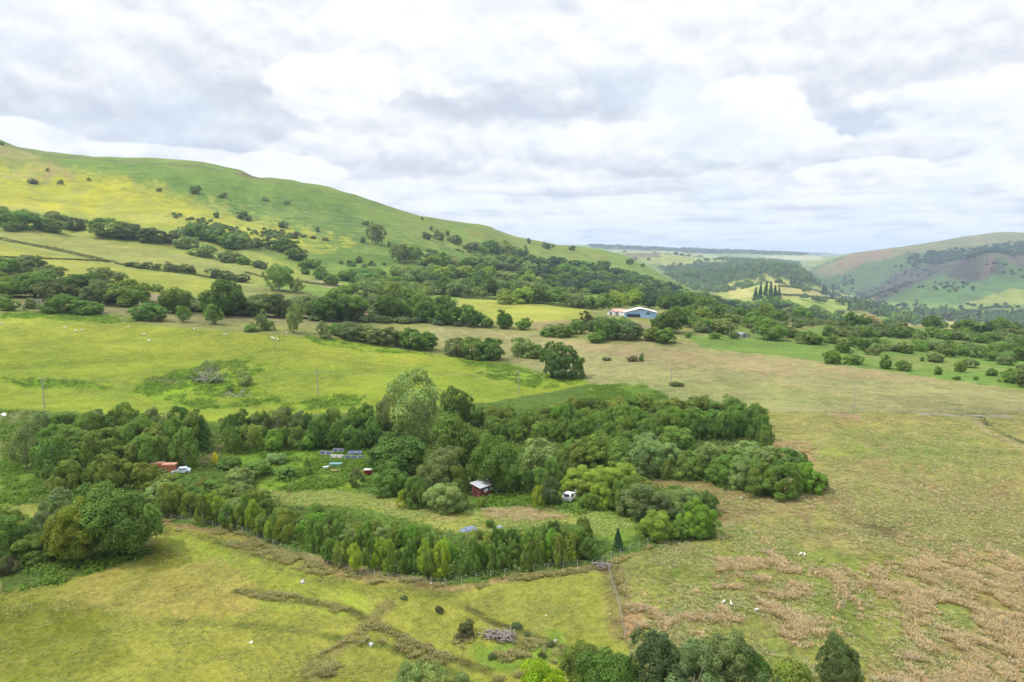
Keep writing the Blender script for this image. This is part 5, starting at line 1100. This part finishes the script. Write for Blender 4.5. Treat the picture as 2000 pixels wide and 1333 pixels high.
# ------------------------------------------------------------------ buildings and clutter
def gable(L, W, hw, hr, ov=.25, th=.12):
    """walls and roof for a ridge along local x"""
    x, y = L/2, W/2
    V_ = np.array([(-x, -y, -.5), (x, -y, -.5), (x, y, -.5), (-x, y, -.5), (-x, -y, hw), (x, -y, hw), (x, y, hw), (-x, y, hw), (-x, 0, hr), (x, 0, hr)])
    Q_ = np.array([(0, 1, 5, 4), (2, 3, 7, 6), (1, 2, 6, 5), (3, 0, 4, 7), (5, 6, 9, 9), (7, 4, 8, 8)])
    def slope(s):
        a_ = np.array([0, 0, hr+.03]); e_ = np.array([0, s*(y+ov), hw+.03-(hr-hw)*ov/y]); vv = []
        for xx in (-x-ov, x+ov):
            for q in (a_, e_):
                for t in (0, th): vv.append((xx, q[1], q[2]+t))
        f = [(0, 2, 3, 1), (4, 5, 7, 6), (1, 3, 7, 5), (0, 4, 6, 2), (0, 1, 5, 4), (2, 6, 7, 3)]
        return np.array(vv), np.array(f)
    return V_, Q_, slope
BLUEW = plain('blue_cladding', (.26, .42, .62), .55, .12, 1); WHITEW = plain('white_wall', (.60, .60, .60), .7, .35, 1); RROOF = plain('rusty_sheet', (.50, .27, .22), .7, .5, .35); WROOF = plain('pale_sheet', (.60, .60, .66), .45, .15, .5); DARKI = plain('dark_opening', (.03, .04, .07), .6, .3, 1)
SLATE = plain('slate', (.22, .23, .26), .7, .2, 1); GLASS = plain('window_glass', (.05, .06, .08), .12, .1, 1, 0, .8)
def build(px, base, w_, hw, hr, L, rot, wallm, roofm, label, cat='barn', name='barn', rmin=30, roof2=None, door=True):
    p = at(px, base, rmin); s_ = p.y/F; W_ = w_*s_; e = empty(name, p, rot); tag(e, label, cat)
    V_, Q_, sl = gable(L, W_, hw*s_, hr*s_, .35)
    part('wall', [(V_, Q_)], wallm, e); part('roof', [sl(1), sl(-1)], roofm, e)
    if roof2: part('roof_trim', [tube([(-L/2-.42, sg*(W_/2+.3), hw*s_), (-L/2-.42, 0, hr*s_+.1)], [.16, .16], 5) for sg in (-1, 1)], roof2, e)
    return e, W_, s_
fa = math.pi/2      # local x points away from the camera; local -x end faces it
e, W_, s_ = build(1250, 619, 62, 9.5, 17.5, 14, fa-.12, BLUEW, WROOF, 'large blue-grey barn with white roof among trees', roof2=RROOF)
part('door', [bxv(-7.06, W_*.22, 1.2, .12, W_*.4, 2.0)], DARKI, e); part('skylight', [bxv(0, -W_*.25, 13.4*s_+.42, 8, 1.2, .06)], WHITEW, e)
part('window', [bxv(-7.06, -W_*.22, 2.6, .1, 2.2, 1.0)], GLASS, e)
e, W_, s_ = build(1224, 617, 19, 8, 12, 16, fa+.5, WHITEW, RROOF, 'small white barn with rusty red roof beside the blue barn')
part('door', [bxv(-8.06, 0, 1.1, .12, 1.8, 2.0)], DARKI, e)
e, W_, s_ = build(1198, 615, 16, 7, 11, 9, fa-.5, WHITEW, RROOF, 'whitish shed left of the barns, partly behind a tree', 'shed', 'shed')
part('door', [bxv(-4.56, 0, 1.0, .12, 1.2, 1.9)], DARKI, e)
e, W_, s_ = build(1447, 658, 26, 4, 8, 6, fa+.3, GSTONE, SLATE, 'low grey ruined shed in the scrub right of the barns', 'shed', 'shed')
part('door', [bxv(-3.06, 0, .7, .12, 1.0, 1.3)], DARKI, e)
e, W_, s_ = build(1479, 652, 10, 5, 7, 5, fa, WHITEW, WHITEW, 'tiny white shed half hidden in scrub, right of ruin', 'shed', 'shed'); part('door', [bxv(-2.56, 0, .7, .12, .8, 1.3)], DARKI, e)
for x, y, w_, rr, lab in ((1786, 624, 8, .9, 'leftmost white house on the far valley floor'), (1797, 622, 7, .2, 'white house, second from left on the far valley floor'), (1842, 626, 8, 1.1, 'pale house beside the purple tree in the valley'), (1880, 628, 7, .4, 'rightmost pale house on the far valley floor')):
    e, W_, s_ = build(x, y, w_, 3.4, 6, 9, rr, WHITEW, SLATE, lab, 'house', 'house', 1200)
    part('chimney', [bxv(3.6, 0, 6*s_+.6, 1.0, 1.0, 1.8)], GSTONE, e)
    for k in (-2.4, 0, 2.4): part('window', [bxv(k, -W_/2-.04, 2.0*s_, 1.1, .1, 1.3)], GLASS, e)
# cabin
REDW = plain('red_brown_boards', (.13, .035, .03), .8, .5, 1.4); ROOFW = plain('pale_felt_roof', (.40, .41, .45), .6, .25, 1.2); BLUEP = plain('pale_blue_plastic', (.45, .62, .72), .5, .1, 2)
p = at(936, 972); e = empty('cabin', p+Vector((1.0, 1.8, 0)), R(46)); e.scale = (1.0, .95, .9); tag(e, 'dark red wooden cabin with pale sloping roof under the oak', 'cabin')
V_, Q_ = bxv(0, 0, .95, 4.5, 2.4, 2.1); V_[:, 2] += np.where((V_[:, 1] > 0) & (V_[:, 2] > 1), .35, 0); part('wall', [(V_, Q_)], REDW, e)
V_, Q_ = bxv(0, 0, 2.2, 5.1, 2.9, .1); V_[:, 2] += np.where(V_[:, 1] > 0, .42, -.03); part('roof', [(V_, Q_)], ROOFW, e)
V_, Q_ = bxv(1.75, .35, 2.5, .9, 1.7, .05); V_[:, 2] += V_[:, 1]*.155-.04; part('roof_opening', [(V_, Q_)], DARKI, e)
for k in (-.9, .55):
    f_ = part('window', [bxv(k, -1.22, 1.35, .95, .06, .62)], WHITEW, e); part('pane', [bxv(k-.22, -1.26, 1.35, .34, .03, .46), bxv(k+.22, -1.26, 1.35, .34, .03, .46)], plain('pale_glass', (.55, .6, .66), .2, .1), f_)
part('door', [bxv(-2.27, .3, .9, .06, .8, 1.8)], plain('door_boards', (.08, .03, .025), .8, .3, 3), e); part('step', [bxv(-.2, -1.4, .1, 1.0, .4, .3), bxv(1.2, -1.35, .15, .5, .3, .4)], WHITEW, e)
V_, Q_ = bxv(0, 0, .3, .7, .7, .8); o = obj('water_butt', np_mesh('water_butt', *join([tube([(0, 0, -.1), (0, 0, .4), (0, 0, .85)], [.36, .4, .36], 12), bxv(0, 0, .86, .5, .5, .05)]), BLUEP, True), loc=at(969, 965)); tag(o, 'pale blue barrel at the right end of the red cabin', 'barrel')
# caravan
def caravan(px, py, rot, label, body, L=3.6, W=2.0, h=1.75):
    p = at(px, py); e = empty('caravan', p, rot); tag(e, label, 'caravan'); prof = [(-L/2, .45), (-L/2-.12, 1.1), (-L/2+.1, h+.2), (-L/2+.6, h+.42), (L/2-.6, h+.42), (L/2-.1, h+.2), (L/2+.12, 1.1), (L/2, .45)]
    n = len(prof); V_ = np.array([(x, s*W/2, z) for s in (-1, 1) for x, z in prof]); Q_ = [(i, (i+1) % n, n+(i+1) % n, n+i) for i in range(n)]+[(0, 1, 2, 7), (2, 3, 6, 7), (3, 4, 5, 6)]+[(n, n+7, n+2, n+1), (n+2, n+7, n+6, n+3), (n+3, n+6, n+5, n+4)]
    part('body', [(V_, np.array([q[::-1] for q in Q_]))], body, e)
    part('window', [bxv(-L/2-.0, 0, 1.35, .16, W*.72, .62)], GLASS, e); part('window', [bxv(-.6, -W/2-.02, 1.4, .9, .06, .55)], GLASS, e); part('window', [bxv(-.6, W/2+.02, 1.4, .9, .06, .55)], GLASS, e)
    part('door', [bxv(.9, -W/2-.02, 1.2, .6, .05, 1.45)], plain('cream_door', (.6, .55, .45), .6, .1), e)
    for s in (-1, 1): part('wheel', [tube([(0, s*(W/2-.2), .3), (0, s*(W/2), .3)], [.3, .3], 14), tube([(0, s*W/2, .3), (0, s*(W/2+.01), .3)], [.3, .01], 14)], plain('tyre', (.02, .02, .02), .8), e, True)
    return e
caravan(1112, 979, R(62), 'old white caravan with dark windows at the willow thicket', WHITEW, 2.5, 1.5, 1.1)
# cars
TYRE = plain('rubber', (.02, .02, .022), .8); 
def car(px, py, rot, paint_, label, name='car', cat='car', scale=1.0, glass=GLASS):
    p = at(px, py); e = empty(name, p, rot); e.scale = (scale,)*3; tag(e, label, cat)
    lo = [(-2.0, .35), (-2.05, .8), (-1.7, .95), (1.15, .98), (1.9, .85), (2.05, .6), (2.0, .35)]; up = [(-1.65, .95), (-1.2, 1.42), (.35, 1.45), (1.1, .97)]
    def ext(pr, w0, w1):
        n = len(pr); zz = [q[1] for q in pr]; m0, m1 = min(zz), max(zz); V_ = []
        for s in (-1, 1):
            for x, z in pr: V_.append((x, s*(w0+(w1-w0)*(z-m0)/(m1-m0)), z))
        cen = len(V_); V_ += [(np.mean([q[0] for q in pr]), -(w0+w1)/2, np.mean(zz)), (np.mean([q[0] for q in pr]), (w0+w1)/2, np.mean(zz))]
        Q_ = [(i, (i+1) % n, n+(i+1) % n, n+i) for i in range(n)]+[(cen, (i+1) % n, i, i) for i in range(n)]+[(cen+1, n+i, n+(i+1) % n, n+(i+1) % n) for i in range(n)]
        return np.array(V_), np.array(Q_)
    part('body', [ext(lo, .82, .80), ext([(x*.98, z) for x, z in up], .78, .62)], paint_, e)
    for s in (-1, 1): part('side_window', [bxv(-.4, s*.715, 1.2, 1.5, .05, .26)], glass, e)
    V_, Q_ = bxv(.76, 0, 1.21, .05, 1.2, .5); V_[:, 0] += (1.21-V_[:, 2])*1.35; part('windscreen', [(V_, Q_)], glass, e)
    for x in (-1.25, 1.3):
        for s in (-1, 1): part('wheel', [tube([(x, s*.68, .32), (x, s*.86, .32)], [.32, .32], 14), tube([(x, s*.86, .32), (x, s*.87, .32)], [.32, .02], 14)], TYRE, e, True)
    for s in (-1, 1): part('headlight', [bxv(2.0, s*.6, .68, .08, .3, .16)], WHITEW, e)
    return e
car(354, 925, R(200), plain('pale_blue_paint', (.55, .63, .74), .35, .1, 1, 0, .5), 'pale blue-white car parked behind the curved belt', scale=.85)
RUSTO = plain('orange_rust', (.38, .15, .08), .85, .6, 1.2)
for x, y, rr, lab in ((332, 925, 8, 'orange-red rusty van next to the pale car'), (309, 923, 4, 'orange rusty van at the left, mostly behind leaves')):
    p = at(x, y); e = empty('van', p, R(rr)); tag(e, lab, 'van', 'rusty orange vans behind the curved belt')
    V_, Q_ = bxv(0, 0, 1.15, 3.0, 1.6, 1.6); V_[:, 0] *= np.where(V_[:, 2] > 1.2, .9, 1.0); part('body', [(V_, Q_)], RUSTO, e); part('roof', [bxv(0, 0, 1.99, 2.6, 1.5, .08)], plain('faded_orange', (.42, .22, .15), .8, .5, 2), e)
    part('windscreen', [bxv(1.46, 0, 1.55, .06, 1.2, .5)], GLASS, e)
    for xx in (-.95, .95):
        for s in (-1, 1): part('wheel', [tube([(xx, s*.62, .3), (xx, s*.83, .3)], [.3, .3], 12), tube([(xx, s*.83, .3), (xx, s*.84, .3)], [.3, .02], 12)], TYRE, e, True)
# covered heap
def tarp(px, py, w_, h_, rgb, label, seed):
    p = at(px, py); s_ = p.y/F; rs = np.random.default_rng(seed); n, m = 26, 16; W_, Hh = w_*s_, h_*s_; V_ = []
    for i in range(n):
        for j in range(m):
            u, v = i/(n-1)*2-1, j/(m-1)*2-1; k = max(0, 1-abs(u)**3.2)*max(0, 1-abs(v)**3.2)
            z = Hh*(k**.55)*(.72+.28*math.cos((u-.25)*2.2))*(1+.05*math.sin(u*17+v*5)+.04*math.sin(v*21+u*8)); V_.append((u*W_/2, v*W_*.28, z-.05))
    Q_ = [(i*m+j, (i+1)*m+j, (i+1)*m+j+1, i*m+j+1) for i in range(n-1) for j in range(m-1)]
    e = empty('tarpaulin_heap', p, .15); tag(e, label, 'tarpaulin'); part('sheet', [(np.array(V_), np.array(Q_))], plain('tarp_cloth', rgb, .5, .35, 1.6), e, True)
    part('rope', [tube([(x, v*W_*.285, Hh*.9*(max(0, 1-abs(v)**3)**.5)*(.72+.28*math.cos((x/W_*2-.25)*2.2))+.03) for v in np.linspace(-1, 1, 9)], [.02]*9, 4) for x in (-W_*.2, W_*.2)], WOOD, e)
tarp(916, 1037, 38, 9, (.13, .17, .24), 'blue-grey tarpaulin over a long heap in the clearing', 1); tarp(976, 1031, 15, 5, (.24, .28, .33), 'small grey covered heap right of the blue-grey one', 2)
# solar arrays
PANEL = plain('solar_glass', (.02, .03, .07), .25, .2, 3, 0, .6); PBLUE = plain('blue_solar_glass', (.05, .08, .22), .25, .2, 3, 0, .6); ALU = plain('aluminium', (.42, .43, .46), .4, .1, 3, .3)
PBACK = plain('panel_backing', (.32, .30, .28), .6, .2, 3)
def array(px, py, w_, n, rot, pm, label, tilt=58, h=.85):
    p = at(px, py); s_ = p.y/F; W_ = w_*s_/max(.4, math.cos(rot)); e = empty('solar_array', p, rot); tag(e, label, 'solar panel', 'ground-mounted solar arrays in the clearing'); pw = W_/n; ct, st = math.cos(R(tilt)), math.sin(R(tilt))
    for i in range(n):
        x = -W_/2+pw*(i+.5); V_, Q_ = bxv(x, 0, 0, pw*.93, h, .04); y = V_[:, 1].copy(); z = V_[:, 2].copy(); V_[:, 1] = y*ct-z*st; V_[:, 2] = y*st+z*ct+.25+h*st/2; f_ = part('panel', [(V_, Q_)], ALU, e)
        V_, Q_ = bxv(x, 0, .028, pw*.86, h*.92, .02); y = V_[:, 1].copy(); z = V_[:, 2].copy(); V_[:, 1] = y*ct-z*st; V_[:, 2] = y*st+z*ct+.25+h*st/2; part('cells', [(V_, Q_)], pm, f_)
    for sg in (-1, 1): part('leg', [tube([(sg*W_*.4, h*ct/2, -.1), (sg*W_*.4, h*ct/2, .25+h*st)], [.03, .03], 5), tube([(sg*W_*.4, -h*ct/2, -.1), (sg*W_*.4, -h*ct/2, .28)], [.03, .03], 5)], ALU, e)
array(636, 890, 26, 2, -.35, PANEL, 'dark two-panel solar array farthest left'); array(658, 897, 28, 2, -.1, PBACK, 'pale white-framed solar array in the front line'); array(661, 885, 24, 2, -.12, PANEL, 'dark solar array behind the white-framed one')
array(694, 890, 28, 2, -.05, PBLUE, 'bright blue two-panel solar array'); array(692, 899, 40, 3, -.05, PANEL, 'long dark solar array below the bright blue one')
TURQ = plain('turquoise_cover', (.13, .27, .30), .6, .3, 2)
p = at(656, 912); e = empty('covered_table', p, -.05); tag(e, 'turquoise covered table between solar arrays and pallets', 'table'); part('cover', [bxv(0, 0, .72, 2.5, 1.0, .1), bxv(0, -.52, .55, 2.5, .04, .3)], TURQ, e)
for sx_ in (-1.1, 1.1):
    for sy_ in (-.4, .4): part('leg', [bxv(sx_, sy_, .3, .07, .07, .75)], WOOD, e)
p = at(655, 921); e = empty('pallet', p, .1); tag(e, 'tan wooden pallet below the turquoise table', 'pallet'); part('boards', [bxv(0, -.5+.2*i, .3, 2.0, .14, .04) for i in range(6)], plain('tan_wood', (.5, .34, .2), .8, .3, 3), e); part('bearers', [bxv(k, 0, .14, .12, 1.1, .26) for k in (-.9, 0, .9)], WOOD, e)
p = at(637, 918); e = empty('garden_trolley', p, .6); tag(e, 'small white trolley left of the turquoise table', 'trolley'); part('tub', [bxv(0, 0, .5, 1.1, .6, .4)], WHITEW, e); part('handle', [tube([(.5, 0, .55), (.9, 0, .95)], [.03, .03], 5)], ALU, e)
for s in (-1, 1): part('wheel', [tube([(-.3, s*.32, .2), (-.3, s*.40, .2)], [.2, .2], 12)], TYRE, e, True)
p = at(719, 928); e = empty('trailer', p, .1); tag(e, 'small red trailer with white lid beside the green willow', 'trailer'); part('body', [bxv(0, 0, .75, 1.5, 1.1, .7)], plain('red_paint', (.22, .012, .02), .5, .2, 2), e); part('lid', [bxv(0, 0, 1.16, 1.6, 1.2, .1)], WHITEW, e)
for s in (-1, 1): part('wheel', [tube([(0, s*.5, .25), (0, s*.68, .25)], [.25, .25], 12)], TYRE, e, True)
part('drawbar', [tube([(.75, 0, .45), (1.4, 0, .4)], [.035, .035], 5)], ALU, e)

# ------------------------------------------------------------------ haze
zt, zb = max(float(H.max())+60, ZC+40), float(H.min())-1
V_, Q_ = bxv(0, 0, (zt+zb)/2, 46000, 46000, zt-zb)
hm = bpy.data.materials.new('haze_air'); hm.use_nodes = True; n = hm.node_tree; n.nodes.clear()
pv = n.nodes.new('ShaderNodeVolumePrincipled'); pv.inputs['Color'].default_value = (.64, .80, 1, 1); pv.inputs['Density'].default_value = 8.5e-5; pv.inputs['Anisotropy'].default_value = .0
o_ = n.nodes.new('ShaderNodeOutputMaterial'); n.links.new(pv.outputs[0], o_.inputs['Volume'])
hz = obj('haze', np_mesh('haze', V_, Q_, hm)); tag(hz, 'pale blue air haze over the valley', 'haze', kind='stuff')
for l_, c_ in used_labels.items():
    if len(l_.split()) > 16 or c_ > 1: print('LABEL', len(l_.split()), c_, l_)
